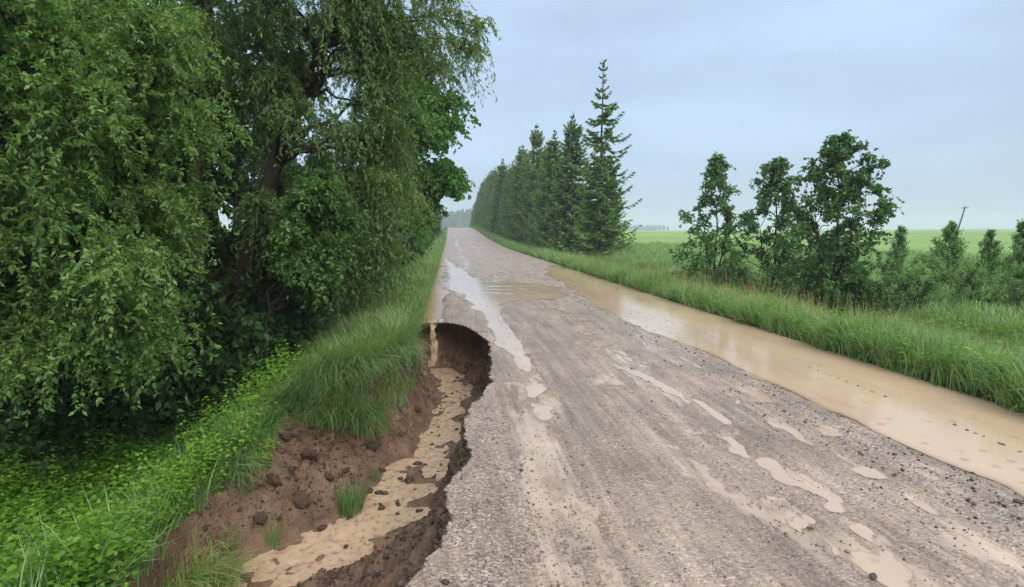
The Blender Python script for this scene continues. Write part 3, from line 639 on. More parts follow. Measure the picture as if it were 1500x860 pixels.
stone_scatter('dark_gravel', x, y, rng.lognormal(math.log(.0068), .45, len(x)).clip(.004, .018), rng.uniform(0, 1., len(x)), MT['darkstone'], .2, 'dark clods and pebbles beside the long puddle')
# crumbs on the washout slopes
n = 26000; x = rng.uniform(-2.3, .5, n); y = rng.uniform(1.2, 11.3, n); k = inside(x, y, WASH); x, y = x[k], y[k]; dc, par = pdist(x, y, STR); hw = np.interp(par, np.arange(len(STR)), HWP)
k = dc > hw * .9; x, y = x[k], y[k]
stone_scatter('soil_crumbs', x, y, rng.lognormal(math.log(.009), .5, len(x)).clip(.004, .035), np.clip(rng.normal(.55, .3, len(x)), 0, 1), MT['darkstone'], .25, 'wet brown crumbs of soil on the washout slopes')
_i = rng.integers(8, WALL.shape[0] - 60, 5200); _k = (rng.uniform(0, 1, 5200) ** 1.3 * 25).astype(int); p = WALL[_i, _k] + rng.normal(0, .006, (5200, 3)); s = rng.lognormal(math.log(.009), .5, 5200).clip(.004, .035)
tag(scatter('embedded_stones', stones, p, rng.uniform(0, 6.28, (5200, 3)), s, np.clip(rng.normal(.5, .3, 5200), 0, 1), MT['darkstone']), 'stones and crumbs sticking out of the cut wall of the washout', 'gravel', kind='stuff')
# clods in the stream: individuals
clod_me = []
for k in range(5):
    v, f = rock(2, (1, rng.uniform(.6, .95), rng.uniform(.4, .6)), 50 + k); ob = mesh_np('mud_clod', v, f, MT['clod'], smooth=False); clod_me.append(ob.data); bpy.data.objects.remove(ob)
def clod(name, p, s, label, group, cat='stone'):
    o = bpy.data.objects.new(name, clod_me[rng.integers(0, 5)]); C.objects.link(o); o.location = p; o.scale = (s, s * rng.uniform(.7, 1.), s * rng.uniform(.7, 1.1)); o.rotation_euler = (rng.normal(0, .25), rng.normal(0, .25), rng.uniform(0, 6.28))
    return tag(o, label, cat, group)
zst = lambda x, y: float(np.interp(pdist(np.array([x]), np.array([y]), STR)[1], np.arange(len(STR)), STR[:, 2])[0])
def onst(px, py):
    z = -1.0
    for _ in range(5): p = at(px, py, z); z = zst(p[0], p[1]) + .01
    return p
for px, py, s, lb in ((609, 679, .055, 'largest round dark stone in the middle of the muddy stream'), (597, 703, .075, 'broad black clod of roots and mud in the stream below the round stone'), (585, 700, .05, 'flat black clod beside the broad clod in the stream'), (562, 722, .045, 'dark clod at the left edge of the stream near the grass tuft'), (505, 799, .03, 'small elongated dark stone near the lower bend of the stream')):
    clod('stone', onst(px, py), s, lb, None)
nn = 0
while nn < 120:
    t = rng.uniform(0, .62) * (len(STR) - 1); i = int(t); p = STR[i] * (1 - (t - i)) + STR[i + 1] * (t - i); h_ = HWP[i]; x_, y_ = p[0] + rng.uniform(-1, 1) * h_ * .95, p[1] + rng.normal(0, .15)
    clod('mud_clod', (x_, y_, zst(x_, y_) + .008), min(rng.lognormal(math.log(.022), .5), .045), 'small dark clod of mud lying in the muddy stream', 'mud clods in the stream', 'clod'); nn += 1
for grp, a, b, cnt in (('dark stones in a line across the long puddle', (1188, 541), (1318, 592), 14), ('dark stones in the near end of the long puddle', (1395, 624), (1492, 665), 8)):
    for k in range(cnt):
        t = (k + rng.uniform(-.3, .3)) / cnt; p = at(a[0] + (b[0] - a[0]) * t, a[1] + (b[1] - a[1]) * t, PLVL)
        clod('stone', (p[0], p[1] + rng.normal(0, .03), PLVL - .004), rng.uniform(.012, .028), 'small dark stone breaking the surface of the ' + ('long puddle near its middle' if cnt == 14 else 'long puddle at the right of the frame'), grp)
for px, py, s, lb in ((1490, 738, .032, 'black stone on the gravel nearest the right edge beside the puddle'), (763, 689, .014, 'lone dark pebble on pale gravel to the right of the washout'), (650, 852, .022, 'grey stone on the gravel close to the bottom of the photo'), (1184, 775, .02, 'dark pebble beside a small round puddle in the wheel track'), (1277, 846, .022, 'dark pebble at the foot of the lowest puddle in the road')):
    p = at(px, py, .006); clod('stone', p, s, lb, None)

# ---------------------------------------------------------------- trees
def tubes(P, rad, sides=5):
    """P (n,K,3) polylines, rad (n,K)"""
    n, K, _ = P.shape; T = unit(np.gradient(P, axis=1)); ref = np.where(np.abs(T[..., 2:]) > .9, [1., 0, 0], [0, 0, 1.]); A = unit(np.cross(T, ref)); B = np.cross(T, A)
    a = np.arange(sides) / sides * 2 * np.pi
    V = P[:, :, None] + (A[:, :, None] * np.cos(a)[:, None] + B[:, :, None] * np.sin(a)[:, None]) * rad[:, :, None, None]
    base = np.arange(n * K * sides).reshape(n, K, sides); nb = np.roll(base, -1, 2)
    Fc = np.stack([base[:, :-1], nb[:, :-1], nb[:, 1:], base[:, 1:]], -1).reshape(-1, 4); return V.reshape(-1, 3), Fc
def curve(a, b, K, sag=0., wob=.1):
    t = np.linspace(0, 1, K)[:, None]; p = a + (b - a) * t; p[:, 2] += sag * np.sin(np.pi * t[:, 0]); w_ = rng.normal(0, wob, (K, 3)); w_[0] = 0; w_[-1] = 0
    return p + w_
def shell_clumps(ells, n, r0=.45, r1=.8, inner=.55, zmin=None):
    out = []; vol = np.array([e[1][0] * e[1][1] * e[1][2] for e in ells]) ** .67; vol = vol / vol.sum()
    while len(out) < n:
        c, r_ = ells[rng.choice(len(ells), p=vol)]; d = unit(rng.normal(0, 1, 3)); q = rng.uniform(inner, 1.) ** .6
        p = np.array(c) + d * np.array(r_) * q
        if zmin is not None and p[2] < zmin: continue
        out.append((p, rng.uniform(r0, r1)))
    return out
def tree(name, label, cat, base, stems, clumps, leaf_mat, twigs=34, per=26, leaf=(.09, .02), droop=.4, bark='bark', crown_name='crown', group=None, six=False, twig_r=.004, limb_r=.035, trunk_r=.14, flat=.5, local=True, tipup=0., clump_squash=.8):
    base = np.array(base, float); root = thing(name, label, cat, tuple(base), 0, group)
    clumps = [(np.array(c) - base, r) for c, r in clumps]; stems = [np.array(s, float) - base for s in stems]
    # trunk(s)
    K = 9; TP = []; TR = []
    for s in stems:
        p = np.array([np.interp(np.linspace(0, len(s) - 1, K), np.arange(len(s)), s[:, k]) for k in range(3)]).T; p[1:-1] += rng.normal(0, .04, (K - 2, 3)); TP.append(p); TR.append(np.linspace(trunk_r, trunk_r * .3, K) * (1 + .5 * np.exp(-np.arange(K) * 1.2)))
    v, f = tubes(np.array(TP), np.array(TR), 9); mesh_np('trunk', v, f, MT[bark], root, smooth=True)
    allT = np.concatenate([p[2:] for p in TP])
    LP, LR = [], []
    for c, r in clumps:
        d = np.linalg.norm(allT - c, axis=1) + 1.2 * np.maximum(allT[:, 2] - c[2] + .3, 0); a = allT[np.argmin(d)]
        LP.append(curve(a, c, 7, .12 * np.linalg.norm(c - a), .05)); LR.append(np.linspace(limb_r * (.5 + r), .008, 7))
    v, f = tubes(np.array(LP), np.array(LR), 5); tag(mesh_np('limbs', v, f, MT[bark], root, smooth=True), kind='stuff')
    # twigs
    CP = np.repeat(np.array([c for c, r in clumps]), twigs, 0); CR = np.repeat(np.array([r for c, r in clumps]), twigs); nT = len(CP)
    lim = np.repeat(np.array(LP), twigs, 0); st = lim[np.arange(nT), rng.integers(4, 7, nT)] + rng.normal(0, .05, (nT, 3)) * CR[:, None]
    d = unit(rng.normal(0, 1, (nT, 3))); end = CP + d * CR[:, None] * rng.uniform(.55, 1.1, (nT, 1)) * [1, 1, clump_squash]
    K = 6; t = np.linspace(0, 1, K)[None, :, None]; P = st[:, None] + (end - st)[:, None] * t
    ln = np.linalg.norm(end - st, axis=1)
    P[:, :, 2] += (.25 * np.sin(np.pi * t[0, :, 0])[None] - droop * t[0, :, 0][None] ** 2 + tipup * t[0, :, 0][None] ** 2) * ln[:, None] * rng.uniform(.5, 1.4, (nT, 1)); P[:, 1:] += rng.normal(0, .02, (nT, K - 1, 3))
    Pt = P[::2] if nT > 3000 else P; v, f = tubes(Pt, np.linspace(twig_r, twig_r * .4, K)[None] * np.ones((len(Pt), 1)), 3); tag(mesh_np('twigs', v, f, MT[bark], root), kind='stuff')
    # leaves
    u = np.sort(rng.uniform(.12, 1.02, (nT, per)), 1) * (K - 1); i = np.minimum(u.astype(int), K - 2); fr = (u - i)[..., None]; ar = np.arange(nT)[:, None]
    lp = P[ar, i] * (1 - fr) + P[ar, i + 1] * fr; ld = unit(P[ar, i + 1] - P[ar, i]); rs = unit(rng.normal(0, 1, lp.shape))
    D = unit(ld * .7 + rs * .9 + np.array([0, 0, -droop * .6])); Nr = unit(np.array([0, 0, 1.]) * flat + rng.normal(0, .55, lp.shape))
    n = nT * per; sz = rng.uniform(.6, 1.25, n)
    V, Fc, q = leafquads(lp.reshape(-1, 3), D.reshape(-1, 3), Nr.reshape(-1, 3), leaf[0] * sz, leaf[1] * sz, .2, six)
    ct = np.repeat(rng.uniform(.1, .9, len(clumps)), twigs * per); tw = np.repeat(rng.normal(0, .12, nT), per)
    tint = np.clip(.3 * .5 + ct * .7 + tw + rng.normal(0, .12, n), 0, 1)
    mesh_np(crown_name, V, Fc, MT[leaf_mat], root, attrs=dict(tint=np.repeat(tint, q)))
    return root
def B3(x, y): return np.array([x, y, hz(x, y) - .05])

# front tree, far left, close to the camera
b = B3(-5.2, 7.6)
ell = [(aty(75, 190, 6.1), (1.3, 1.3, 2.3)), (aty(110, 400, 5.9), (1.15, 1.1, .9)), (aty(-90, 120, 6), (1.4, 1.6, 2.6)), (aty(50, 455, 5.3), (1.2, .8, .55))]
tree('leafy_tree', 'leafy green tree nearest the camera at the far left over the ditch', 'tree', b, [[b, b + [.2, .1, 2.2], b + [.6, -.2, 5]], [b, b + [.9, -.2, 1.4], b + [1.4, -.3, 3.2]], [b, b + [-.6, .1, 2], b + [-1, .2, 4.6]]],
     shell_clumps(ell, 128, .38, .66, .55) + [(aty(40, 90, 5.2), .45), (aty(95, 130, 5.1), .42), (aty(20, 150, 5.1), .42), (aty(120, 80, 5.4), .4), (aty(70, 40, 5.3), .4), (aty(150, 150, 5.3), .38)], 'front', 38, 46, (.057, .025), .2, limb_r=.02, trunk_r=.11)
# big willow with hanging twigs reaching over the road
b = B3(-3.9, 10.2)
ell = [(aty(475, 150, 10), (1.75, 1.6, 2.9)), (aty(615, 20, 10), (1.1, 1.1, 1.15)), (aty(560, 270, 11.2), (.75, 1.4, 1.5)), (aty(400, -40, 9.5), (1.8, 1.6, 1.6)), (aty(520, 370, 10.3), (.7, .9, .8))]
tree('willow_tree', 'big olive green willow with hanging twigs reaching over the road', 'tree', b, [[b, b + [.5, -.1, 2.5], b + [1.6, -.2, 5.5], b + [2.6, -.2, 7]], [b, b + [-.4, .1, 2.5], b + [.1, .1, 6.8]], [b, b + [.6, .3, 1.2], b + [1.9, .8, 2.9]]],
     shell_clumps(ell, 135, .45, .8, .55) + [(aty(700, 40, 9.8), .42), (aty(690, 75, 9.9), .4), (aty(655, 100, 10), .42)], 'willow', 40, 36, (.082, .023), .75, trunk_r=.2)
# round-leaved shrub below the willow
b = B3(-2.9, 8.9)
tree('leafy_shrub', 'brighter broad leaved shrub in front of the willow above the grass', 'shrub', b, [[b, b + [.1, 0, 1.2], b + [.3, 0, 2.2]], [b, b + [-.3, 0, 1.0], b + [-.5, .1, 1.9]]],
     shell_clumps([(aty(468, 330, 8.7), (.55, .6, 1.05)), (aty(445, 360, 8.9), (.4, .6, .8))], 26, .3, .5, .3), 'shrub', 34, 24, (.075, .038), .25, trunk_r=.04, limb_r=.015)
# maple behind it
b = B3(-2.8, 19.5)
tree('maple_tree', 'bright green round crowned maple leaning over the road behind the willow', 'tree', b, [[b, b + [.3, 0, 2.4], b + [1, 0, 5.6]], [b, b + [1, 0, 2], b + [2.2, 0, 3.2]]],
     shell_clumps([(aty(622, 215, 19), (1.35, 1.7, 2.5)), (aty(590, 170, 20), (1.6, 1.6, 3.2))], 60, .5, .8, .5, zmin=1.6), 'maple', 26, 20, (.15, .11), .3, trunk_r=.16, six=True)
# prototypes of the trees standing deeper in the row
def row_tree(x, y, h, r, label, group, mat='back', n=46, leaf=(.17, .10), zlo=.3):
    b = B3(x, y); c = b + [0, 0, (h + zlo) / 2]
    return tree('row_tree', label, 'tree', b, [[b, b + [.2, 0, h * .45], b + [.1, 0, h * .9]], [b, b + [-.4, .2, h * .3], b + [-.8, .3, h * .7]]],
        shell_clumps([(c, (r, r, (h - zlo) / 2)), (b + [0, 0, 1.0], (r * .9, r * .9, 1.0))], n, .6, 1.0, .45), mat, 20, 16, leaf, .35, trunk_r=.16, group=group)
G1 = 'trees in the row along the left side of the road'
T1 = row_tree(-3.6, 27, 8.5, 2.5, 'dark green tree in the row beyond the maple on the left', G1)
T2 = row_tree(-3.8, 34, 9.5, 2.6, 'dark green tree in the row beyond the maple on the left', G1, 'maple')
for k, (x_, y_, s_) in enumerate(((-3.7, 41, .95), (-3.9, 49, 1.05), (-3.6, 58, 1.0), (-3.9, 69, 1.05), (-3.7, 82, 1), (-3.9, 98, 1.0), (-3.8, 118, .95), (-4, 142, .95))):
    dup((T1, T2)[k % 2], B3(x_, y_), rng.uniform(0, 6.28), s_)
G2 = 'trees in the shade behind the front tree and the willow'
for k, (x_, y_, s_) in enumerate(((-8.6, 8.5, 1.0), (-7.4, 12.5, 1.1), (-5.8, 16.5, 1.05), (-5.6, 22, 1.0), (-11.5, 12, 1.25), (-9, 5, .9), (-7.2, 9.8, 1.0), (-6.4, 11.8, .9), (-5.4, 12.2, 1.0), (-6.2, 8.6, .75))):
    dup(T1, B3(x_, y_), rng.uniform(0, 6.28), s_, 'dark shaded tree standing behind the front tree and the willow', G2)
def shrub(x, y, r, h, label, group, mat='back'):
    b = B3(x, y); return tree('understorey_shrub', label, 'shrub', b, [[b, b + [.1, 0, h * .6]], [b, b + [.3, .1, h * .5]]], shell_clumps([(b + [0, 0, h * .5], (r, r, h * .5))], 16, .35, .55, .3), mat, 24, 18, (.09, .05), .3, trunk_r=.03, limb_r=.012, group=group)
G3 = 'understorey shrubs under the trees on the left'
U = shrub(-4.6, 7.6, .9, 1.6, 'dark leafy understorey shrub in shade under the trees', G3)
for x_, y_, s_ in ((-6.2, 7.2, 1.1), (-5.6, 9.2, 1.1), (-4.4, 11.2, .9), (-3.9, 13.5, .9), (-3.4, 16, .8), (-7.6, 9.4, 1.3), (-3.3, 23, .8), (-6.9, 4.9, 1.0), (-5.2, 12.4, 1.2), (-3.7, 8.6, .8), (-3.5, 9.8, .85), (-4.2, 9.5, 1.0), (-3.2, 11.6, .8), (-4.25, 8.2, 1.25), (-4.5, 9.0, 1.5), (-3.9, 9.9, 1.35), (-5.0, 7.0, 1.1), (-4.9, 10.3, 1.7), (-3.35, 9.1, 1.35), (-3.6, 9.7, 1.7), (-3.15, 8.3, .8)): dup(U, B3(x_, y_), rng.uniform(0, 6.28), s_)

# alders on the right verge
def alder(x, y, h, label, prof, n):
    b = B3(x, y); cl = []
    for k in range(n):
        t = (k + .5) / n; t = t ** .9; rr = np.interp(t, *prof) * rng.uniform(.8, 1.25); a = k * 2.4 + rng.normal(0, .5); q = rng.uniform(.15, 1)
        cl.append((b + [rr * q * math.cos(a), rr * q * math.sin(a) * .8, .25 + h * t * .97], (.34 - .16 * t) * (1 + .3 * rng.uniform())))
    cl.append((b + [.02, 0, h], .1))
    return tree('alder_tree', label, 'tree', b, [[b, b + [.05, 0, h * .5], b + [0, 0, h]], [b, b + [.35, .1, h * .35], b + [.5, .1, h * .6]], [b, b + [-.3, 0, h * .3], b + [-.45, 0, h * .55]]], cl, 'alder', 11, 10, (.085, .062), .15, trunk_r=.035, limb_r=.012, six=True, tipup=.1)
p = at(1045, 425, -.35); alder(p[0], p[1], aty(1058, 235, p[1])[2] + .35, 'leftmost young alder with a pointed top beside the flooded road', ([0, .3, .6, .85, 1], [1.8, 1.5, .95, .45, .08]), 84)
p = at(1130, 445, -.4); alder(p[0], p[1], aty(1130, 250, p[1])[2] + .4, 'middle young alder, the lower and two topped one of the three', ([0, .3, .6, .9, 1], [1.4, 1.25, .9, .6, .3]), 72)
p = at(1215, 470, -.42); alder(p[0], p[1], aty(1250, 215, p[1])[2] + .42, 'rightmost and tallest young alder with loose ragged branches', ([0, .3, .6, .85, 1], [1.5, 1.25, 1.15, .8, .2]), 110)
# saplings farther right
def sapling(px, py_top, py_base, z0, label, r=.5, n=22, mat='sapling', group=None):
    p = at(px, py_base, z0); h = aty(px, py_top, p[1])[2] - z0; b = B3(p[0], p[1]); cl = []
    for k in range(n):
        t = (k + .5) / n; rr = r * (1.05 - t) ** .8 * rng.uniform(.6, 1.45); a = k * 2.4 + rng.normal(0, .5); q = rng.uniform(.2, 1); cl.append((b + [rr * q * math.cos(a), rr * q * math.sin(a), .15 + h * t * .95], (.26 if mat == 'sapling' else .26) * (1.12 - t * (.95 if mat == 'sapling' else .6))))
    cl.append((b + [0, 0, h], .05))
    return tree('sapling', label, 'sapling', b, [[b, b + [.02, 0, h * .5], b + [0, 0, h]]], cl, mat, 10 if mat == 'sapling' else 14, 16, (.065, .018) if mat == 'sapling' else (.08, .04), -.1, trunk_r=.022, limb_r=.006, tipup=.7, group=group)
sapling(1312, 345, 440, -.2, 'slim pale green sapling just right of the tallest alder', .5, 34)
sapling(1385, 338, 445, -.2, 'bushy cone shaped sapling below the leaning pole', .85, 60)
sapling(1442, 352, 440, -.2, 'small thin sapling between the cone shaped one and the frame edge', .55, 34)
sapling(1492, 340, 445, -.2, 'pale green sapling at the right edge of the photo', .85, 55)
sapling(1250, 405, 470, -.3, 'low dark bush at the foot of the tallest alder', .8, 30, 'alder')
sapling(1180, 400, 470, -.4, 'low dark bush between the middle and tallest alders', .7, 22, 'alder')
sapling(1335, 425, 478, -.35, 'low green bush on the verge below the slim sapling', .9, 30, 'sapling')
sapling(1420, 425, 475, -.35, 'low leafy bush on the verge below the small thin sapling', 1.0, 24, 'sapling')
sapling(1490, 420, 480, -.35, 'low leafy bush on the verge at the right edge of the photo', .9, 22, 'sapling')
sapling(1070, 400, 432, -.4, 'low dark bush at the foot of the leftmost alder', .8, 20, 'alder')

# spruces
def spruce(base, h, r, label, group, dens=1., top_gap=.12, seed=0):
    global rng
    keep = rng; rng = np.random.default_rng(900 + seed)
    base = np.array(base, float); root = thing('spruce_tree', label, 'spruce', tuple(base), 0, group)
    z = np.linspace(0, h, 10); P = np.stack([np.zeros(10), np.zeros(10), z], 1)[None]; P[0, :, :2] += np.cumsum(rng.normal(0, .015, (10, 2)), 0)
    v, f = tubes(P, np.interp(z, [0, h], [.15, .012])[None], 8); mesh_np('trunk', v, f, MT['sbark'], root, smooth=True)
    bp, bd, bl = [], [], []; zz = .25
    while zz < h * .985:
        t = zz / h; skip = .38 if seed == 1 and t > .5 else .04; nb = int((11 - 4 * t) * dens) if t < 1 - top_gap * .7 else 4; a0 = rng.uniform(0, 6.28)
        for k in range(max(nb, 3)):
            if rng.uniform() < skip: continue
            l = r * (1 - t) ** (.62 if seed == 1 else .78) * (rng.uniform(.45, 1.2) if seed == 1 else rng.uniform(.6, 1.18)) + .12
            if t > 1 - top_gap: l *= .55
            bp.append((0, 0, zz + rng.normal(0, .06))); bd.append(a0 + k * 6.283 / nb + rng.normal(0, .25)); bl.append(l)
        zz += (.34 - .10 * t) * rng.uniform(.8, 1.3) * (1.5 if t > 1 - top_gap else 1) / dens ** .5
    bp, bd, bl = np.array(bp), np.array(bd), np.array(bl); n = len(bp); t = bp[:, 2] / h
    K = 7; u = np.linspace(0, 1, K)[None]; ang = np.where(t > .8, .5, .05 - .25 * (1 - t))[:, None]
    rad = bl[:, None] * u; zc = bl[:, None] * (u * np.tan(ang) - .22 * np.sin(np.pi * u * .9) * (1 - t[:, None]) + .22 * u ** 3)
    BP = np.stack([np.cos(bd)[:, None] * rad, np.sin(bd)[:, None] * rad, bp[:, 2:3] + zc], -1)
    v, f = tubes(BP, np.linspace(.016, .004, K)[None] * np.ones((n, 1)), 3); tag(mesh_np('branches', v, f, MT['sbark'], root), kind='stuff')
    per = 46; uu = rng.uniform(.08, 1.02, (n, per)) ** .8; ii = np.minimum((uu * (K - 1)).astype(int), K - 2); fr = (uu * (K - 1) - ii)[..., None]; ar = np.arange(n)[:, None]
    lp = BP[ar, ii] * (1 - fr) + BP[ar, ii + 1] * fr; rd = np.stack([np.cos(bd), np.sin(bd), 0 * bd], -1)[:, None]; td = np.stack([-np.sin(bd), np.cos(bd), 0 * bd], -1)[:, None]
    sg = rng.choice([-1, 1], (n, per, 1)); D = unit(rd * .75 + td * sg * rng.uniform(.3, 1.2, (n, per, 1)) + [0, 0, -.28] + rng.normal(0, .15, lp.shape))
    Nr = unit(np.array([0, 0, 1.]) + rng.normal(0, .45, lp.shape)); sz = (.06 + .16 * np.minimum(bl, 1)[:, None] + .24 * (1 - uu) * np.minimum(bl, 1.6)[:, None]).ravel() * rng.uniform(.7, 1.3, n * per)
    V, Fc, q = leafquads(lp.reshape(-1, 3), D.reshape(-1, 3), Nr.reshape(-1, 3), sz, .07 + .22 * sz, .25)
    tint = np.clip(np.repeat(rng.uniform(.15, .75, n), per) + .35 * (uu.ravel() - .5) + rng.normal(0, .1, n * per), 0, 1)
    # bare leader with needles
    m2 = 60; lz = rng.uniform(h * .84, h + .05, m2); a = rng.uniform(0, 6.28, m2); V2, F2, _ = leafquads(np.stack([0 * a, 0 * a, lz], 1), unit(np.stack([np.cos(a), np.sin(a), 0 * a + 1.1], 1)), unit(rng.normal(0, 1, (m2, 3))), np.full(m2, .11), np.full(m2, .03))
    mesh_np('crown', np.vstack([V, V2]), np.vstack([Fc, F2 + len(V)]), MT['spruce'], root, attrs=dict(tint=np.concatenate([np.repeat(tint, 4), np.full(m2 * 4, .4)])))
    rng = keep; return root
XS = 9.6
def sp_base(px): # where the line of spruces (x = XS) crosses the column px
    d = ray(px, 345); t = XS / d[0]; return np.array([XS, d[1] * t, hz(XS, d[1] * t) - .05])
b1 = sp_base(880); h1 = aty(888, 90, b1[1])[2] - b1[2]
SP1 = spruce(b1, h1, 2.6, 'tallest spruce with open crown and long leader at the near end of the row', None, .85, .22, 1)
b2 = sp_base(838); h2 = aty(835, 165, b2[1])[2] - b2[2]
SP2 = spruce(b2, h2, 2.5, 'second spruce in the row, shorter and just behind the tallest one', None, 1.15, .12, 2)
b3 = sp_base(812); h3 = aty(812, 190, b3[1])[2] - b3[2]
SP3 = spruce(b3, h3, 2.5, 'third spruce from the near end of the row', None, 1.15, .12, 3)
b4 = sp_base(862) + [1.5, 2, 0]; SP4 = spruce(b4, 7.5, 2.4, 'short spruce tucked between the tallest and the second spruce', None, 1.2, .1, 4)
protoS = [SP2, SP3, SP4]; GS = 'spruces of the closed row along the right side of the road'
yy = b3[1] + 5; k = 0
prof = lambda y: np.interp(y, [50, 60, 70, 80, 100, 125, 160, 220], [11.2, 12.0, 12.8, 12.6, 12.3, 12.8, 13.0, 13.0])
while yy < 225:
    src = protoS[k % 3]; hh = (h2, h3, 7.5)[k % 3]; s_ = prof(yy) / hh * rng.uniform(.82, 1.08)
    xx = XS + rng.normal(0, .35); sxy = min(s_, 1.15) * rng.uniform(.9, 1.1)
    dup(src, (xx, yy, hz(xx, yy) - .05), rng.uniform(0, 6.28), (sxy, sxy, s_), (['fourth', 'fifth', 'sixth', 'seventh', 'eighth'][k] + ' spruce counted from the near end of the row') if k < 5 else 'far spruce in the closed end of the row, beyond the eighth', GS)
    yy += rng.uniform(2.9, 4.2) * (1 + .004 * (yy - 50)); k += 1

# far woods: a mass of crowns, one object each
def forest(name, x0, x1, y0, y1, n, h0, h1, label):
    x = rng.uniform(x0, x1, n); y = rng.uniform(y0, y1, n); z = height(x, y); V, Fc, T = [], [], []
    hh = rng.uniform(h0, h1, n) * (1 + .25 * fbm(x * .012, y * .01, 3, 400)); u, f = rock(2, (1, 1, 1), 3)
    for k in range(n):
        s_ = np.array([hh[k] * rng.uniform(.2, .3), hh[k] * .25, hh[k] * .55]); vv = u * (1 + rng.normal(0, .1, (len(u), 1))); taper = 1 - .35 * np.clip(vv[:, 2:3], 0, 1)
        V.append(vv * s_ * np.hstack([taper, taper, np.ones_like(taper)]) + [x[k], y[k], z[k] + hh[k] * .45]); Fc.append(f + k * len(u)); T.append(np.full(len(u), rng.uniform()))
    tag(mesh_np(name, np.vstack(V), np.vstack(Fc), MT['forest'], attrs=dict(tint=np.concatenate(T))), label, 'forest', kind='stuff')
forest('far_forest', -160, 110, 620, 760, 520, 18, 30, 'hazy blue green wood closing the view at the end of the road')
forest('far_treeline', 345, 460, 1180, 1300, 110, 9, 13, 'faint treeline on the horizon to the right of the spruces')

# ---------------------------------------------------------------- leaning pole with its wires
def pole():
    D = 110.; a = aty(1414, 305, D); z0 = hz(a[0], D); tilt = .26; Ht = a[2] - z0; bx = a[0] - Ht * math.tan(tilt) * .97
    root = thing('utility_pole', 'leaning dark wooden utility pole standing in the green field', 'pole', (bx, D, z0))
    P = np.array([[[0, 0, -.5], [.15 * 0, 0, 0], [(a[0] - bx) * .5, 0, Ht * .5], [a[0] - bx, 0, Ht]]]); v, f = tubes(P, np.array([[.15, .15, .13, .11]]), 10); mesh_np('shaft', v, f, MT['bark'], root, smooth=True)
    q = P[0, -1] + [-.05, 0, -.35]; v, f = tubes(np.array([[q - [.0, .8, 0], q, q + [0, .8, 0]]]), np.full((1, 3), .06), 4); mesh_np('crossarm', v, f, MT['bark'], root)
    for s_ in (-.7, .7):
        v, f = tubes(np.array([[q + [0, s_, 0], q + [0, s_, .12], q + [0, s_, .24]]]), np.array([[.05, .06, .03]]), 8); mesh_np('insulator', v, f, MT['sbark'], root)
        for sd, nm in ((-1, 'left'), (1, 'right')) if s_ < 0 else ():
            s0 = np.array([a[0] - .05, D + s_, a[2] - .1]); e0 = s0 + [sd * 55., 6 * sd, -.6]; t = np.linspace(0, 1, 24)[:, None]; p = s0 + (e0 - s0) * t; p[:, 2] -= 1.1 * 4 * (t * (1 - t))[:, 0]
            v, f = tubes(p[None], np.full((1, 24), .005), 4); tag(mesh_np('power_line', v, f, MT['bark']), 'thin overhead wire running to the %s from the leaning pole' % nm, 'wire')
pole()

# ---------------------------------------------------------------- individual plants at the washout
def onslope(px, py):
    z = -.6
    for _ in range(30):
        p = at(px, py, z); z = .65 * z + .35 * hz(p[0], p[1])
    p[2] = hz(p[0], p[1]); return p
def tuft(px, py, z, n, h, bend, wd, label, bias=None, mat='tuft', spread=.06):
    p = onslope(px, py) if z is None else at(px, py, z); p[2] = hz(p[0], p[1]); v, f = blade_clump(n, h, spread, bend, wd, 6, bias)
    o = mesh_np('grass_tuft', v, f, MT[mat], attrs=dict(tint=np.repeat(rng.uniform(.2, .9, n), len(v) // n))); o.location = p
    return tag(o, label, 'grass tuft')
tuft(512, 752, None, 170, .50, 1.5, .009, 'green grass tuft slumped on the bare soil beside the stream', (.25, -.1), spread=.11)
tuft(398, 795, None, 60, .40, 1.2, .008, 'small grass tuft at the edge of the stream near the lower bend', (.1, -.1))
tuft(214, 880, None, 30, .7, 1.6, .009, 'tuft of long pale grass blades at the bottom left in front of the stream', (.75, .15), spread=.1)
tuft(306, 880, None, 60, .38, 1.8, .009, 'yellowish green tuft hanging over the stream at the bottom of the photo', (.5, -.1), spread=.12)
tuft(30, 850, None, 16, .8, 1.5, .014, 'few broad grass blades lying across the weeds in the bottom left corner', (.9, .1))
tuft(548, 700, None, 30, .26, 1.4, .007, 'tiny grass tuft at the left edge of the stream above the larger tuft', (.1, -.2))
tuft(338, 800, None, 40, .3, 1.8, .008, 'grass tuft at the left end of the bare bank above the lower bend', (.4, -.3), spread=.1)
for px, py, n_, h_, lb in ((250, 868, 150, .5, 'pale yellow green tuft lowest of those beside the mouth of the stream'), (296, 862, 170, .45, 'pale tuft with blades reaching over the mouth of the stream'), (322, 850, 150, .4, 'pale tuft closest to the mud at the mouth of the stream'), (268, 815, 150, .5, 'pale tuft higher up the slope left of the mouth of the stream'), (305, 805, 80, .4, 'pale tuft on the slope above the mouth of the stream')):
    tuft(px, py, None, n_, h_, 1.8, .010, lb, (.6, -.3), 'paletuft', spread=.15)
tuft(356, 715, None, 40, .34, 1.8, .008, 'grass tuft hanging over the left end of the bare bank below the yellowish weed', (.4, -.4), spread=.1)
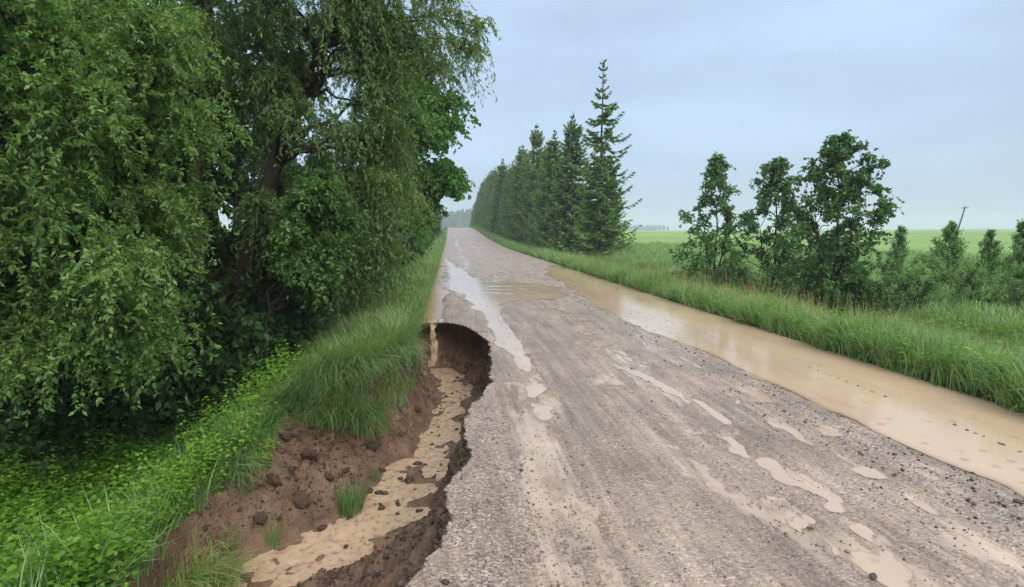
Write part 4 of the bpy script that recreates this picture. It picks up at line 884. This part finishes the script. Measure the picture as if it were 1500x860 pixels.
for px, py, n_, h_, lb in ((436, 590, 90, .6, 'green tussock slipped below the left end of the bank top'), (458, 612, 110, .75, 'large tussock hanging furthest down the left part of the bare bank'), (488, 618, 130, .8, 'large tussock hanging low over the middle of the bare bank'), (516, 624, 120, .7, 'tussock hanging lowest of all over the bare bank'), (474, 580, 130, .8, 'tussock high on the slope above the large low hanging ones'), (508, 585, 130, .8, 'tussock high on the middle of the slope under the bank top'), (540, 600, 120, .7, 'tussock slipped onto the bare bank below the bank corner'), (540, 570, 120, .75, 'tussock high on the slope below the bank corner'), (570, 586, 90, .6, 'tussock on the slope just left of the head of the stream'), (584, 566, 80, .5, 'tussock inside the hole on its left slope')):
    tuft(px, py, None, n_, h_, 1.9, .009, lb, (.2, -1.1), spread=.2)
for px, py in ((500, 606), (555, 584)):
    tuft(px, py, None, 50, .7, 1.9, .007, 'straw coloured dead tussock hanging on the bare slope ' + ('under the middle of the bank' if px == 500 else 'below the bank corner'), (.2, -1.1), 'drytuft', spread=.2)
for px, py, z_, n_, h_, lb in ((432, 560, -.16, 90, .5, 'leftmost green tussock at the top of the bare bank'), (462, 552, -.1, 150, .8, 'large green tussock drooping over the bank beside the leftmost one'), (496, 548, -.05, 160, .9, 'broad green tussock drooping over the middle of the bank'), (528, 540, 0, 150, .85, 'green tussock drooping over the bank left of the hole'), (560, 524, 0, 130, .8, 'green tussock on the bank corner next to the hole'), (580, 521, 0, 100, .55, 'green tussock hanging into the washout hole from its left side')):
    p = at(px, py, z_); tuft(px, py, z_, n_, h_, 2.5, .008, lb, (.25, -.9), spread=.2)
for px, py, z_, n_, h_, lb in ((515, 544, 0, 70, .8, 'straw coloured dead tussock among the green tussocks on the bank'), (556, 528, 0, 60, .7, 'straw coloured dead tussock behind the tussock at the bank corner')):
    tuft(px, py, z_, n_, h_, 2.4, .007, lb, (.25, -.9), 'drytuft', spread=.2)
def big_clods():
    v, f = rock(3, (1, .85, .7), 77); n_ = .22 * fbm(v[:, 0] * 2 + 5, v[:, 1] * 2 + v[:, 2] * 1.7, 3, 901); v = v * (1 + n_)[:, None]
    ob = mesh_np('soil_clod', v, f, MT['soil'], smooth=True); me = ob.data; bpy.data.objects.remove(ob)
    for k, (px, py, s_) in enumerate(((420, 640, .07), (452, 668, .09), (400, 705, .08), (480, 700, .07), (440, 735, .10), (505, 690, .05), (545, 655, .08), (585, 628, .07), (610, 600, .07), (380, 760, .07), (470, 775, .06), (540, 625, .06), (560, 690, .05), (425, 690, .05))):
        p = onslope(px, py); o = bpy.data.objects.new('soil_clod', me); C.objects.link(o); o.location = (p[0], p[1], p[2] + s_ * .25); o.scale = (s_, s_ * rng.uniform(.7, 1.1), s_ * rng.uniform(.6, .9)); o.rotation_euler = (rng.normal(0, .4), rng.normal(0, .4), rng.uniform(0, 6.28))
        tag(o, 'brown lump of slumped soil lying on the bare bank of the washout', 'clod', 'lumps of soil on the bare bank')
    # torn roots hanging out under the grass edge
    P = []
    for k in range(130):
        q = BANK[rng.integers(14, len(BANK) - 1)]; a = rng.uniform(-1.2, .5); x0 = q[0] + rng.uniform(.0, .12); y0 = q[1] + rng.normal(0, .1); z0 = hz(x0, y0) + .01; l = rng.uniform(.1, .35); t = np.linspace(0, 1, 6)
        P.append(np.stack([x0 + l * .6 * t * math.cos(a) + rng.normal(0, .008, 6), y0 + l * .6 * t * math.sin(a) + rng.normal(0, .008, 6), z0 + .03 * t - .8 * l * t ** 2], 1))
    v, f = tubes(np.array(P), np.full((130, 6), .0028), 3); tag(mesh_np('torn_roots', v, f, MT['bark']), 'thin dark torn roots hanging from the edge of the bare bank', 'roots', kind='stuff')
def weed(px, py, z, label, n=7, mat='yherb'):
    p = at(px, py, z); p[2] = hz(p[0], p[1]); V, Fc = [], []; o = 0
    for k in range(n):
        v, f = herb(.28, 5, .05); v = v * rng.uniform(.7, 1.1) + np.array([*rng.normal(0, .07, 2), 0]); V.append(v); Fc.append(f + o); o += len(v)
    V = np.vstack(V); ob = thing('weed_plant', label, 'weed', tuple(p)); tag(mesh_np('leaves', V, np.vstack(Fc), MT[mat], ob, attrs=dict(tint=np.repeat(rng.uniform(0, 1, len(V) // 6), 6))), kind='stuff'); return ob
big_clods()
weed(378, 668, -.5, 'yellowish weed clinging to the top of the bare bank')
weed(440, 590, -.3, 'small green weed at the upper edge of the bare bank', 3, 'shrub')

# ---------------------------------------------------------------- haze
def haze():
    x0, x1, y0, y1, z0, z1 = -1700, 2700, -60, 3400, -12, 60
    v = [(a, b, c) for a in (x0, x1) for b in (y0, y1) for c in (z0, z1)]
    f = [(0, 1, 3, 2), (4, 6, 7, 5), (0, 4, 5, 1), (2, 3, 7, 6), (0, 2, 6, 4), (1, 5, 7, 3)]
    m = M('haze'); vol = m.n('ShaderNodeVolumePrincipled'); vol.inputs['Density'].default_value = .0008; vol.inputs['Color'].default_value = (.84, .88, 1, 1); m.l(vol.outputs[0], m.out.inputs['Volume'])
    tag(mesh_np('haze', v, f, m.m), kind='stuff', label='pale rain haze filling the air over the whole place', cat='haze')
haze()
S.cycles.volume_bounces = 1; S.cycles.transparent_max_bounces = 12; S.cycles.max_bounces = 6
print('verts', sum(len(m.vertices) for m in bpy.data.meshes), 'polys', sum(len(m.polygons) for m in bpy.data.meshes), 'tris', sum(len(m.loops) - 2 * len(m.polygons) for m in bpy.data.meshes))
